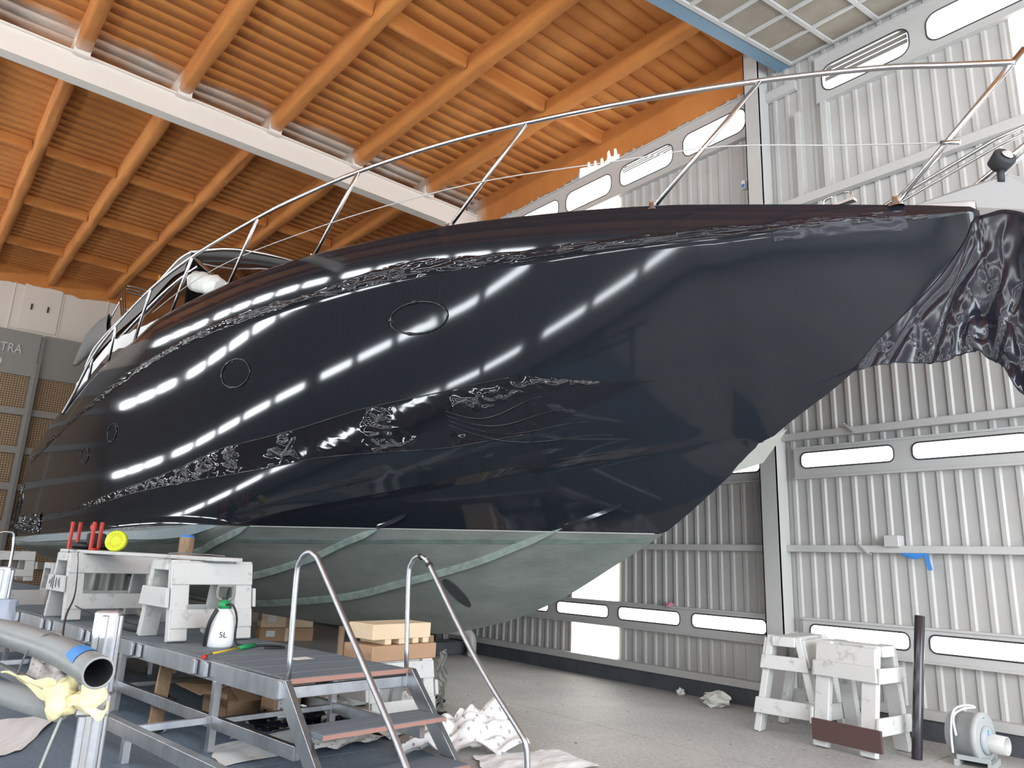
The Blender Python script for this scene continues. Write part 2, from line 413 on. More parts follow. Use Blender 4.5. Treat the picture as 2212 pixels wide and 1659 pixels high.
# far gable
b = MB(); b.box((XL-.2, YF, 0), (XW+.2, YF+.2, 9.4)); WF = struct(b, 'wall_far', M['farwall'])
for x in (-1.2, .2, 1.75, 2.95, 4.1, 5.6, 7.0):
    b = MB(); b.box((x-.012, YF-.02, 7.38), (x+.012, YF, 9.1)); b.build('seam', M['cream'], WF)
b = MB(); b.box((1.98, YF-.03, 7.45), (2.92, YF-.005, 8.78)); hp = b.build('hatch', M['farwall'], WF, bevel=.008)
for x in (2.22, 2.62):
    h = MB(); h.box((x-.02, YF-.06, 8.05), (x+.02, YF-.03, 8.22)); h.build('hatch_handle', M['dark'], hp)
for x0, x1 in ((-2.4, -.3), (-.27, 2.60), (2.68, 8.6)):
    b = MB(); b.box((x0, YF-.12, 6.13), (x1, YF, 7.36)); b.build('grey_panel', M['fargrey'], WF, bevel=.006)
zb = [6.13, 5.13, 4.08, 3.1, 2.1, 1.05, .05]
for k in range(6):
    for x0, x1 in ((-2.4, -.3), (-.2, 2.50), (2.72, 8.6)):
        b = MB(); b.box((x0, YF-.06, zb[k+1]), (x1, YF, zb[k])); b.build('perforated_board', M['mesh'], WF)
for z in zb[1:]:
    b = MB(); b.box((-2.4, YF-.13, z-.09), (8.6, YF-.06, z+.09)); b.build('cross_bar', M['fargrey'], WF)
b = MB(); b.box((2.52, YF-.2, 0), (2.70, YF-.1, 6.5)); b.build('post', M['fargrey'], WF)
b = MB(); b.box((2.60, YF-.24, 0), (2.68, YF-.2, 7.30)); b.build('post', M['canvas'], WF)
def text(body, size, name, m, parent, mw, depth=.01):
    c = bpy.data.curves.new(name, 'FONT'); c.body = body; c.size = size; c.extrude = depth; c.align_x = 'LEFT'
    c.materials.append(m); o = bpy.data.objects.new(name, c); COL.objects.link(o)
    me = bpy.data.meshes.new_from_object(o); bpy.data.objects.remove(o); o = bpy.data.objects.new(name, me); COL.objects.link(o)
    if parent: o.parent = parent
    o.matrix_basis = mw; return o
t = text('STRA', .37, 'lettering', M['gelcoat'], WF, Matrix(((.74, 0, 0, 1.56), (0, 0, -1, YF-.135), (0, 1, 0, 6.72), (0, 0, 0, 1))))
b = MB(); b.poly([(1.55, YF-.14, 6.22), (1.72, YF-.14, 6.26), (1.80, YF-.14, 6.42), (1.78, YF-.14, 6.52), (1.55, YF-.14, 6.5)], (0, .015, 0)); b.build('emblem', M['gelcoat'], WF)

# near gable behind the camera, with the open gate the daylight comes through
b = MB()
b.box((XL, YN-.2, 0), (-1.8, YN, 9.4)); b.box((8.2, YN-.2, 0), (XW, YN, 9.4)); b.box((-1.8, YN-.2, 7.2), (8.2, YN, 9.4))
struct(b, 'wall_near', M['wall'])

# roof: foam-coated grooved deck, purlins along y, short ribs along x, painted beams
PUR = [-2.0, -.46, 1.07, 2.56, 4.10, 5.73, 7.36]
def groove_deck(y0, y1, pitch=.262):
    b = MB(); xs = frange(XL, XW, 60); P = []
    y = y0; first = True
    rows = []
    while y < y1:
        rows += [(y, .0), (y+.012, .045), (y+.040, .045), (y+.052, .0), (y+pitch*.5, -.006)]; y += pitch
    rows.append((y1, 0))
    for yy, dz in rows:
        P.append([(x, yy+.012*N3(x*1.3, yy*.7, 3), ZR+dz*(.85+.5*N3(x*.9, yy*2.1, 7))+.020*N3(x*.8, yy*.9, 1)) for x in xs])
    b.grid(P, smooth=True)
    return b
struct(groove_deck(YN, YF), 'ceiling', M['orange'])
CE = bpy.data.objects['ceiling']
b = MB(); b.box((XL-.2, YN-.2, ZR+.14), (XW+.2, YF+.2, ZR+.3)); b.build('roof_slab', M['foam_dark'], CE)
def foam_bar(p0, p1, w, h, zt, m=None, name='purlin', amp=.022, seed=0):
    """rounded lumpy bar of sprayed foam hanging under the deck"""
    p0, p1 = Vector(p0), Vector(p1); L = (p1-p0).length; n = max(int(L/.22), 6); d = (p1-p0)/L; side = Vector((-d.y, d.x, 0)); P = []
    pr = [(-.62, 1.0), (-.56, .80), (-.5, .40), (-.5, .16), (-.40, .03), (-.2, 0), (.2, 0), (.40, .03), (.5, .16), (.5, .40), (.56, .80), (.62, 1.0)]
    for i in range(n+1):
        c = p0+d*(L*i/n); row = []
        for k, (a, z) in enumerate(pr):
            q = N3(c.x*1.7+seed, c.y*1.7, k*.45+seed)*amp + N3(c.x*.6, c.y*.6, k+seed)*amp
            row.append(c+side*(a*w+q)+Vector((0, 0, zt-h+z*h+q*.8)))
        P.append(row)
    b = MB(); b.grid(P); return b.build(name, m or M['orange'], CE)
for i, x in enumerate(PUR):
    foam_bar((x, YN, 0), (x, YF, 0), .20, .33, ZR+.03, seed=i*3.1)
for y in (-7.5, -4.5, -1.0, 1.7, 8.15, 15.85, 18.6, 21.5):
    for i in range(len(PUR)):
        x0 = PUR[i]+.12; x1 = PUR[i+1]-.12 if i < len(PUR)-1 else XW-.02
        foam_bar((x0, y, 0), (x1, y, 0), .10, .22, ZR+.03, name='rib', amp=.012, seed=y+i)
# foam lapping down the right wall top and the far gable
def foam_skirt(axis, a0, a1, fixed, ztop, zlow, name):
    xs = frange(a0, a1, int((a1-a0)/.09)); P = []
    for j, f in enumerate((0, .35, .7, 1)):
        row = []
        for x in xs:
            z = ztop-(ztop-zlow-.10*N3(x*1.1, 5)-.05*N3(x*4, 2))*f
            off = (.10*(1-f)+.012+.03*abs(N3(x*1.5, f*3)))
            row.append((x, fixed-off, z) if axis == 'x' else (fixed-off, x, z))
        P.append(row)
    b = MB(); b.grid(P, flip=(axis == 'x')); return b.build(name, M['orange'], CE)
foam_skirt('x', XL, XW, YF, ZR+.05, 8.72, 'foam_edge')
foam_skirt('y', 5.15, YF, XW, ZR+.05, 8.56, 'foam_edge')
BN = [0]
def ibeam(y, z0, z1, m, x0=XL, x1=XW):
    BN[0] += 1
    b = MB(); b.box((x0, y-.11, z0), (x1, y+.11, z0+.03)); b.box((x0, y-.03, z0+.03), (x1, y-.01, z1-.02)); b.box((x0, y-.12, z1-.03), (x1, y+.12, z1))
    b.box((x0, y-.075, z0+.03), (x1, y-.03, z1-.03))
    return struct(b, 'trim_%d' % BN[0], m)
WB = ibeam(11.86, 8.43, 8.86, M['cream'])
for i, x in enumerate(PUR):
    b = MB(); b.board((x, 11.72, 8.80), (x, 11.72, 9.02), (1, 0, 0), .22, .08); b.build('cleat_plate', M['cream'], WB)

# filter ceiling of the spray bay: blue-grey edge beam, white grid, taupe pads
FO, FX, FY = Vector((8.66, 4.50, 8.62)), Vector((-.984, .0, -.177)), Vector((0, -1, 0))
def fp(u, v_, h=0): return FO+FX*u+FY*v_+Vector((-.177*h, 0, .984*h))
fc = thing('filter_ceiling', 'framed grid of taupe filter pads hanging under the roof beside the right wall', 'filter panel', (8.66, 4.50, 8.62))
inv = Matrix.Translation(-FO)
def fbox(name, m, u0, u1, v0, v1, h0, h1):
    b = MB(); vs = [fp(u, v_, h)-FO for h in (h0, h1) for v_ in (v0, v1) for u in (u0, u1)]
    b.add(vs, [(0,1,3,2),(4,6,7,5),(0,4,5,1),(1,5,7,3),(3,7,6,2),(2,6,4,0)]); return b.build(name, m, fc)
fbox('edge_beam', M['beam_blue'], -.05, 4.9, -.22, -.04, -.02, .12)
fbox('edge_beam', M['beam_blue'], -.06, .02, -.04, 3.2, .02, .16)
fbox('backing', M['fargrey'], 0, 4.8, 0, 3.1, .06, .08)
pit = .60
for i in range(9):
    fbox('grid_bar', M['gelcoat'], i*pit-.026, i*pit+.026, 0, 3.1, -.025, .02)
for j in range(6):
    fbox('grid_bar', M['gelcoat'], 0, 4.8, j*pit-.026, j*pit+.026, -.03, .018)
for i in range(8):
    for j in range(5):
        fbox('filter_pad', M['filter'], i*pit+.03, (i+1)*pit-.03, j*pit+.03, (j+1)*pit-.03, .004, .05)
for i in range(8):
    for j in range(5):
        pass

# ---------------------------------------------------------------- the yacht (local: x = away from the camera side, y = aft from the stem, z up)
Y = thing('yacht', 'large motor yacht wrapped in glossy black film, propped up in the hall', 'boat', (6.64, 1.86, 0), math.radians(8))
LS = 17.2
zK = pchip([0,.5,1.16,1.73,2.05,3.04,3.6,4.47,5.31,6.52,9,13,17.2],[4.5,3.99,3.36,2.98,2.74,1.98,1.66,1.2,.9,.68,.62,.70,.86])
zN = pchip([0,.7,1.6,3.2,5.3,7,8.5,9.6,10.9,13.6,15.6,17.2],[4.62,4.64,4.645,4.67,4.71,4.70,4.66,4.62,4.5,4.06,3.63,3.2])
zC = pchip([0,2.02,2.59,3.02,4.46,5.95,7.82,8.39,9.6,12,17.2],[2.89,2.89,2.84,2.8,2.61,2.37,2.11,2.0,1.82,1.68,1.6])
zG = pchip([0,.36,.69,1.6,2.5,3.9,4.8,6.35,7.1,9,10.95,12,14.2,15.9,17.2],[4.66,4.74,4.79,4.92,5.05,5.18,5.25,5.31,5.34,5.36,5.3,5.09,4.66,4.12,3.62])
zW = pchip([0,9.7,12.8,17.2],[1.955,1.955,1.86,1.75])
def bN(s):
    s = max(s, 0); x = min(s/9.5, 1); b = 2.3*(1-(1-x)**2.2)
    if s > 9.5: b -= .2*((s-9.5)/7)**2
    return b+.10*math.exp(-s/.25)*min(s/.05, 1)
def bC(s):
    x = min(max((s-2.0)/10.5, 0), 1); return 2.02*(1-(1-x)**2)
def half(s, z):
    zk = zK(s); zc = max(zC(s), zk) if s > 2.02 else zk; bc = bC(s) if s > 2.02 else 0; zn = zN(s); bn = bN(s)
    if z <= zk: return 0
    if z < zc: return bc*((z-zk)/(zc-zk))**.9
    if z <= zn:
        u = (z-zc)/max(zn-zc, 1e-6); p = 1.05-.33*min(max((s-1)/3.5, 0), 1)
        return bc+(bn-bc)*u**p
    zg = zG(s); sa = min((z-zn)/max(zg-zn, 1e-6), 1)
    return .96*bn+.04*bn*math.sqrt(max(0, 1-sa*sa))
def hp(s, z, off=0):
    """point on the near side of the hull, moved out by off"""
    b = half(s, z)
    if off:
        e = .02
        ts = Vector((-(half(s+e, z)-half(s-e, z)), 2*e, 0)); tz = Vector((-(half(s, z+e)-half(s, z-e)), 0, 2*e))
        nrm = tz.cross(ts).normalized()
        if nrm.x > 0: nrm = -nrm
        return Vector((-b, s, z))+nrm*off
    return Vector((-b, s, z))
SS = [0, .02, .05, .1, .16, .24, .34, .46] + frange(.6, LS, 110)
def mirror(P): return [[Vector((-p.x, p.y, p.z)) for p in r] for r in P]
# topsides under film: waterline up to the knuckle, then the rounded gunwale
top = []
for s in SS:
    zk, zn, zg = zK(s), zN(s), zG(s); z0 = max(zW(s), zk); zc = max(zC(s), z0+.002) if s > 2.02 else z0+.001
    zs = [z0+(zc-z0)*i/6 for i in range(7)] + [zc+.012] + [zc+.014+(zn-zc-.014)*(i/22) for i in range(23)]
    row = []
    for i, z in enumerate(zs):
        b = half(s, z) if z > zk else 0
        if 7 <= i < 30 and s > 2.02: b += .010*min((s-2.02)/1.0, 1)*max(0, 1-(i-7)/7)
        row.append(Vector((-b, s, z)))
    for k in range(1, 13):
        a = PI/2*k/12; row.append(Vector((-(.96*bN(s)+.04*bN(s)*math.cos(a)), s, zn+(zg-zn)*math.sin(a))))
    bg = .96*bN(s)
    for k in range(1, 5): row.append(Vector((-bg*(1-.25*k/4), s, zg-.02*k/4)))
    top.append(row)
b = MB(); b.grid(top); b.grid(mirror(top), flip=True)
# transom
tr = top[-1]; b.add([p for p in tr] + [Vector((-p.x, p.y, p.z)) for p in tr], [(i, i+1, len(tr)+i+1, len(tr)+i) for i in range(len(tr)-1)])
hull = b.build('hull', M['film'], Y)
# bottom: keel up to the film edge
bot = []
SB = frange(3.06, LS, 100)
for s in SB:
    zk = zK(s); zw = zW(s); zc = zC(s); ztop = min(zc, zw); row = []
    for i in range(17):
        z = zk+(ztop-zk)*(i/16); row.append(Vector((-half(s, z), s, z)))
    for i in range(1, 5):
        z = ztop+(zw-ztop)*i/4+.0005*i; row.append(Vector((-half(s, z), s, z)))
    bot.append(row)
b = MB(); b.grid(bot); b.grid(mirror(bot), flip=True)
tr = bot[-1]; b.add([p for p in tr] + [Vector((-p.x, p.y, p.z)) for p in tr], [(i, i+1, len(tr)+i+1, len(tr)+i) for i in range(len(tr)-1)])
b.build('hull_bottom', M['antifoul'], Y)
b = MB(); b.grid([[Vector((-.96*bN(s)*.76, s, zG(s)-.02)), Vector((-.93*bN(s)*.4, s, zG(s)+.06)), Vector((0, s, zG(s)+.1)), Vector((.93*bN(s)*.4, s, zG(s)+.06)), Vector((.96*bN(s)*.76, s, zG(s)-.02))] for s in SS[1:]])
b.build('deck', M['gelcoat'], Y)

def hull_strip(pts, hw, off, name, m, taper=True, k=6, rail=False):
    """raised strip lying on the hull along (s, z) points"""
    c = catmull([Vector((p[0], p[1], 0)) for p in pts], k); n = len(c); P = []
    for i, q in enumerate(c):
        f = min(1, 8*min(i, n-1-i)/n+.02) if taper else 1
        if not rail: P.append([hp(q.x, q.y-hw*f, 0.0), hp(q.x, q.y-hw*f*.8, off*f), hp(q.x, q.y+hw*f*.8, off*f), hp(q.x, q.y+hw*f, 0.0)])
        else: P.append([hp(q.x, q.y-hw*f, 0.002), hp(q.x, q.y-hw*f*.9, off*f), hp(q.x, q.y+hw*f*.55, off*.35*f), hp(q.x, q.y+hw*f, 0.001)])
    b = MB(); b.grid(P, smooth=False); return b.build(name, m, Y)
hull_strip([(4.09,2.0),(4.67,1.8),(5.35,1.58),(6.46,1.32),(7.9,1.06),(10.65,.82),(13,.80)], .032, .045, 'spray_rail', M['strake'], rail=True)
hull_strip([(6.40,1.95),(7.02,1.79),(7.98,1.53),(9.62,1.25),(12,1.1)], .030, .045, 'spray_rail', M['strake'], rail=True)
hull_strip([(8.44,1.955),(9.21,1.76),(10.08,1.58),(12,1.42)], .028, .04, 'spray_rail', M['strake'], rail=True)
hull_strip([(3.40,2.25),(3.75,2.13),(4.12,2.0)], .022, .03, 'film_covered_rail', M['film'], rail=True)
hull_strip([(5.92,2.12),(6.2,2.03),(6.44,1.97)], .020, .03, 'film_covered_rail', M['film'], rail=True)
hull_strip([(3.30,1.885),(4.22,1.855),(5.33,1.83),(6.63,1.80),(8.14,1.775),(9.6,1.75),(12,1.66),(15,1.62)], .030, .003, 'scum_line', M['scum'], taper=False)
hull_strip([(3.16,1.958),(5,1.957),(8.4,1.957)], .004, .006, 'film_edge', M['gelcoat'], taper=False)
hull_strip([(8.95,1.955),(10.5,1.83),(12.5,1.80),(14.5,1.76),(17.15,1.68)], .075, .05, 'chine_strip', M['sterngrey'])
# bow thruster tunnel
b = MB(); c0 = hp(5.70, 1.235); c0.x += .02; u1 = (hp(5.79, 1.39)-c0); u2 = Vector((0, .32, .04)) ; u2 = (hp(5.80, 1.20)-hp(5.60, 1.28))*.40
ring = [c0+u1*math.cos(a)*1.0+u2*math.sin(a) for a in frange(0, 2*PI, 25)[:-1]]
nn = Vector((1, 0, .35)); b.add([p+Vector((-.03, 0, -.012)) for p in ring]+[p+nn*.0 for p in ring], [(i, (i+1) % 24, 24+(i+1) % 24, 24+i) for i in range(24)])
b.add([p+Vector((-.028, 0, -.012)) for p in ring], [tuple(range(24))]); b.build('thruster_tunnel', M['dark'], Y)

# crumpled film along the knuckle and over the recessed hull windows
def crest(v_, k=7): return max(0, 1-2.4*abs(v_))**k
def fold(s, z, q=0):
    """sharp creases between flat facets of stretched film"""
    return crest(N3(s*2.6+q, z*5+s*1.5, q))*.8 + crest(N3(s*5-z*4, z*7, q+4), 5)*.6 + .5*crest(N3(s*11+z*6, z*13, q+9), 4)*abs(N3(s*2, z*3, q)) + .10*N3(s*3, z*4, q+2)
def strand(s, z, q=0):
    return crest(N3(s*1.3+q, z*16, q), 5)*.9 + crest(N3(s*2.4, z*26, q+5), 5)*.6 + .35*crest(N3(s*9, z*20, q+8), 4)*abs(N3(s*1.1, q, 3))*2
def film_sheet(lo, hi, s0, s1, ns, nz, amp, name, m, dens, q=0, ragged=0, fold=fold):
    P = []
    for i in range(ns+1):
        s = s0+(s1-s0)*i/ns; row = []
        for j in range(nz+1):
            f = j/nz; a, c = lo(s), hi(s)
            if ragged: a += ragged*N3(s*3, q+1); c += ragged*N3(s*3.3, q+5)
            z = a+(c-a)*f; e = min(1, 5*min(f, 1-f)+.10)
            row.append(hp(s, z, .004+amp*e*fold(s, z, q)*dens(s, f)))
        P.append(row)
    b = MB(); b.grid(P); return b.build(name, m, Y)
kl = lambda s: zN(s)-.015-.03*min(s/3, 1)
kh = lambda s: zN(s)+.065+.02*math.sin(s*1.7)-.02*max(0, 1-s/2)+(.09*math.sin((s-4.3)/2.4*PI) if 4.3 < s < 6.7 else 0)+(.03 if 1.2 < s < 4 else 0)*math.sin((s-1.2)/2.8*PI)
film_sheet(kl, kh, .35, 16.9, 620, 14, .034, 'knuckle_film', M['film_crumple'], lambda s, f: (.25+1.3*abs(N3(s*.8, 2)))*min(1, s/1.5), 2, .022, strand)
wu = pchip([2.86,3.39,4.02,4.55,5.13,6.01,7.21,8.16,8.76,9.68,11.09,12.93,14.9],[3.50,3.56,3.53,3.47,3.40,3.31,3.13,3.03,2.97,2.79,2.59,2.38,2.16])
wl = pchip([2.86,3.28,4.01,4.43,5.21,6.06,6.89,7.69,8.59,9.69,11.08,12.91,14.9],[3.34,3.15,2.97,2.91,2.82,2.80,2.77,2.69,2.62,2.55,2.46,2.28,2.13])
def wd(s, f):
    """how strongly the film is creased along the window band: flat panels, folds bunched where a panel ends"""
    g = lambda c_, w_: math.exp(-((s-c_)/w_)**2)
    d = .012
    d += 1.25*g(5.93, .13)*(1 if f > .15 else .6)+.75*g(5.75, .25)*math.exp(-((f-.12)/.18)**2)
    d += .9*g(7.42, .12)+.55*g(7.7, .12)*(f < .6)+1.3*g(8.55, .12)
    d += 1.2*g(9.15, .22)+.8*g(9.75, .16)+.5*g(10.4, .35)+.35*g(11.3, .5)+.22*g(12.8, 1.0)
    if 3.3 < s < 4.9: d += .75*math.exp(-((f-.80-.12*math.sin(s*2.3))/.13)**2)
    if 4.0 < s < 5.0: d += .35*math.exp(-((f-.10)/.10)**2)
    edge = math.exp(-(f/.05)**2)+math.exp(-((1-f)/.05)**2)
    return d+(.30 if s > 7.3 or s < 5.95 else .10)*edge*abs(N3(s*3, 4))*2
wmid = lambda s: .5*(wl(s)+wu(s))
wtp = lambda s: min(1, max(.02, (s-2.75)/1.3))
film_sheet(lambda s: wmid(s)+(wl(s)-wmid(s))*wtp(s), lambda s: wmid(s)+(wu(s)-wmid(s))*wtp(s), 2.8, 14.8, 700, 36, .046, 'window_film', M['film_crumple'], wd, 11, .012)
# thin recess edges above and below the hull windows
for fn, o_ in ((wu, .012), (wl, .010)):
    b = MB(); b.tube([hp(s, fn(s)+.006, .004) for s in frange(4.2, 14.6, 90)], .008, 5); b.build('window_edge', M['film'], Y)
# long soft pull lines in the film by the hull window
for k in range(4):
    pts = [hp(5.0-.55*t-.10*k*t, 3.22-.05*k-.10*math.sin(t*2.2)-.04*k*t, .006) for t in frange(0, 2.0, 14)]
    b = MB(); b.tube(pts, [(.013-.001*k)*math.sin(PI*(i+.5)/14)+.001 for i in range(14)], 5); b.build('film_pleat', M['film_crumple'], Y)
# portholes under the film
def porthole(s, z, a, c, th=.022):
    ring = [hp(s+a*math.cos(t), z+c*math.sin(t), .006+.012*abs(N3(math.cos(t)*3+s, math.sin(t)*3))) for t in frange(0, 2*PI, 49)[:-1]]
    b = MB(); b.tube(ring, [th*(.35+1.3*abs(N3(i*.45+s, 3))) for i in range(48)], 6, close=True); o = b.build('porthole', M['film_crumple'], Y)
    g = MB(); ctr = hp(s, z, .001); n_ = 48
    g.add([hp(s+a*f*math.cos(t), z+c*f*math.sin(t), .003) for f in (1.0, .5) for t in frange(0, 2*PI, 49)[:-1]] + [hp(s, z, .003)],
          [(i, (i+1) % 48, 48+(i+1) % 48, 48+i) for i in range(48)] + [(48+i, 48+(i+1) % 48, 96) for i in range(48)], True)
    g.build('cover', M['film'], o)
porthole(5.14, 4.23, .38, .17, .026); porthole(8.36, 3.96, .33, .19); porthole(12.28, 3.48, .20, .15, .018); porthole(13.5, 3.19, .2, .14, .016)

# loose film hanging under the stem and round the bow
bt = pchip([-.42,-.30,-.24,-.12,-.02,.07,.13,.23,.37,.65,.87,1.11,1.5],[3.06,2.96,2.98,3.06,3.30,3.36,3.45,3.42,3.375,3.41,3.43,3.40,3.28])
tp = pchip([-.42,-.30,-.12,.0,.12,.34,.60,.85,1.12,1.5],[4.30,4.50,4.60,4.60,4.42,4.15,3.90,3.68,3.42,3.30])
P = []
for i in range(111):
    s = -.42+1.86*i/110; row = []
    for j in range(41):
        f = j/40; z0 = bt(s)+.020*N3(s*9, 1); z1 = max(tp(s), z0+.01); z = z1+(z0-z1)*f
        if s >= 0: bb = half(max(s, .001), max(z1, zK(max(s, 0)))+.0)*(1-min(f*2.2, 1))+.03*f+.006
        else: bb = .05+.30*s*s*4-.02
        am = .012+.055*f*math.exp(-((s-.05)/.30)**2)+.02*f
        wob = am*(.9*N3(s*5+.9*z, z*.8, 2)+.9*crest(N3(s*4+z*1.5, z*1.6, 6), 5)+.7*crest(N3(s*7-z*2, z*3, 8), 6)*f) + .05*f*math.sin(s*23)*math.exp(-((s+.12)/.22)**2)
        row.append(Vector((-bb+wob*min(1, f*4+.1), s, z)))
    P.append(row)
b = MB(); b.grid(P); dr = b.build('bow_film', M['film_loose'], Y)
so = dr.modifiers.new('thickness', 'SOLIDIFY'); so.thickness = .003
P = []   # far-side tail of the drape
for i in range(25):
    row = []
    for j in range(31):
        u = i/24; f = j/30; row.append(Vector((-.02+.42*u+.03*math.sin(u*15+f*3), -.20-.26*math.sin(u*2.4)*(.6+.4*f)+.05*N3(u*5, f*3), 4.55-(1.50+.12*math.sin(u*6))*f)))
    P.append(row)
b = MB(); b.grid(P); b.build('bow_film', M['film_loose'], Y)
# smear of film tape near the stem head and torn flap at the chine
b = MB(); b.grid([[hp(s, zN(s)-.10+.17*f, .004+.012*abs(N3(s*8, f*4))) for f in frange(0, 1, 9)] for s in frange(.5, 1.5, 40)]); b.build('film_patch', M['film_loose'], Y)
fpts = [Vector((-.01, 2.06, 2.80)), Vector((-.03, 1.72, 2.93)), Vector((-.005, 1.98, 2.63)), Vector((-.01, 2.3, 2.55))]
b = MB(); b.add(fpts, [(0, 1, 2), (0, 2, 3)]); b.build('film_flap', M['plasticwrap'], Y)
# crumpled end of the film at the stern corner
P = [[hp(s, 1.80+.42*f, .01+.06*min(1, 4*f)*min(1, 5*(1-f))*fold(s*.8, f*.25, 21)) for f in frange(0, 1, 34)] for s in frange(15.6, 17.19, 60)]
b = MB(); b.grid(P); b.build('stern_film', M['film_crumple'], Y)
b = MB(); b.grid([[Vector((-2.06-.05*abs(N3(u*5, f*6)), 17.2+.32*u*f, 2.75-1.1*f+.10*u)) for u in frange(0, 1, 10)] for f in frange(0, 1, 22)]); b.build('stern_film', M['film_crumple'], Y)

# rails
def rb(s): return max(bN(s), .4)
RAIL = [(-.42,.40,5.67),(0,.41,5.84),(.57,.46,6.05),(1.54,.74,6.2),(2.53,1.14,6.22),(3.81,1.55,6.25),(4.88,1.83,6.26),(6.1,2.06,6.24),(7.07,2.18,6.20),(8.13,2.26,6.15),(9.98,2.3,6.03),(11.45,2.28,5.84),(12.85,2.25,5.46),(13.86,2.22,5.05),(14.61,2.19,4.47),(15.19,2.16,4.12)]
b = MB(); b.tube(catmull([(-p[1], p[0], p[2]) for p in RAIL], 6), .027, 10); b.build('rail', M['chrome'], Y)
STAN = [((.56,.30,4.78),(-.49,.40,5.77)),((2.54,1.06,5.04),(1.54,.74,6.19)),((4.81,1.68,5.24),(3.81,1.55,6.24)),((7.0,2.02,5.32),(6.1,2.06,6.23)),((9.01,2.14,5.34),(8.13,2.26,6.14)),((10.9,2.13,5.27),(9.98,2.3,6.02)),((12.29,2.11,5.05),(11.45,2.28,5.83)),((13.44,2.08,4.80),(12.85,2.25,5.45)),((14.4,2.05,4.58),(13.86,2.22,5.05))]
for i, (p0, p1) in enumerate(STAN):
    a, c = Vector((-p0[1], p0[0], p0[2])), Vector((-p1[1], p1[0], p1[2]))
    b = MB(); b.tube([a, c], .024, 10); o = b.build('stanchion', M['chrome'], Y)
    g = MB(); g.lathe(a-Vector((0, 0, .03)), (-.1, 0, 1), [(0, .065), (.02, .06), (.045, .034), (.09, .03)], 16); g.build('base', M['chrome'], o)
b = MB(); b.tube([(-.27, .60, 4.80), (-.31, .17, 5.12)], .018, 8); b.build('brace', M['chrome'], Y)
LIFE = [(.13,.4,5.16),(.89,.43,5.41),(1.89,.86,5.57),(2.87,1.22,5.60),(4.23,1.62,5.68),(5.34,1.87,5.69),(6.71,2.08,5.69),(8.82,2.20,5.72),(10.23,2.23,5.61),(11.38,2.22,5.43)]
b = MB(); b.tube(catmull([(-p[1], p[0], p[2]) for p in LIFE], 4), .0065, 6); o = b.build('lifeline', M['gelcoat'], Y)
g = MB(); g.tube([(-.40, .02, 5.12), (-.40, .16, 5.17)], .02, 8); g.build('turnbuckle', M['chrome'], o)
# far side of the pulpit
FR = [((.30,-.55,5.02),(-.75,-.62,5.75)),((.26,-.65,5.02),(-.82,-.70,5.75))]
for p0, p1 in FR:
    b = MB(); b.tube([(-p0[1], p0[0], p0[2]), (-p1[1], p1[0], p1[2])], .022, 8); b.build('stanchion', M['chrome'], Y)
b = MB(); b.tube([(1.02, 1.65, 5.16), (.85, .75, 5.42), (.66, -.10, 5.62), (.62, -.8, 5.74)], .020, 8); b.build('rail', M['chrome'], Y)
b = MB(); b.tube([(1.06, 1.62, 5.16), (.88, .74, 5.37), (.68, -.12, 5.56), (.62, -.8, 5.68)], .016, 8); b.build('rail', M['chrome'], Y)
# bare white foredeck lip on the far side, with roller and searchlight
b = MB(); b.poly([(-.02, .50, 4.86), (.25, .15, 5.03), (.35, -.20, 5.10), (.62, -.45, 5.05), (.62, -.62, 4.70), (.30, -.30, 4.56), (.06, -.10, 4.60), (-.01, .2, 4.72)], (.5, .10, .06)); b.build('bow_platform', M['lip'], Y, bevel=.02)
b = MB(); b.tube([(.10, -.10, 4.50), (.55, -.75, 4.68)], .055, 10); o = b.build('anchor_shank', M['alu'], Y)
b = MB(); b.lathe((.33, -.16, 5.22), (-.5, -.6, .35), [(-.09, .03), (-.06, .085), (.05, .10), (.07, .09), (.06, 0)], 18); o = b.build('searchlight', M['dark'], Y)
g = MB(); g.lathe((.28, -.22, 5.245), (-.5, -.6, .35), [(0, .05), (.02, .03), (.025, 0)], 14); g.build('lens', M['gelcoat'], o)
g = MB(); g.tube([(.34, -.14, 5.03), (.34, -.15, 5.16)], .03, 8); g.build('foot', M['dark'], o)
# cleats
def cleat(c, d, h=.09, L_=.13):
    c, d = Vector(c), Vector(d).normalized(); b = MB()
    b.tube(catmull([c-d*L_-Vector((0,0,.02)), c-d*L_*.95+Vector((0,0,h*.8)), c-d*L_*.55+Vector((0,0,h))], 5), .013, 8)
    b.tube(catmull([c+d*L_-Vector((0,0,.02)), c+d*L_*.95+Vector((0,0,h*.8)), c+d*L_*.35+Vector((0,0,h))], 5), .013, 8)
    b.obox(c-Vector((0,0,.012)), d*(L_+.03), Vector((-d.y, d.x, 0))*.035, (0,0,.012)); return b.build('cleat', M['chrome'], Y)
cleat((-.42, 1.01, 4.865), (.15, 1, 0))
b = MB(); c = Vector((-1.93, 11.9, 5.24))
for dy in (-.09, .09): b.tube([c+Vector((0, dy, -.08)), c+Vector((0, dy, .12))], .035, 10)
b.tube([c+Vector((0, -.28, .13)), c+Vector((0, .28, .13))], .04, 10); b.build('cleat', M['chrome'], Y)

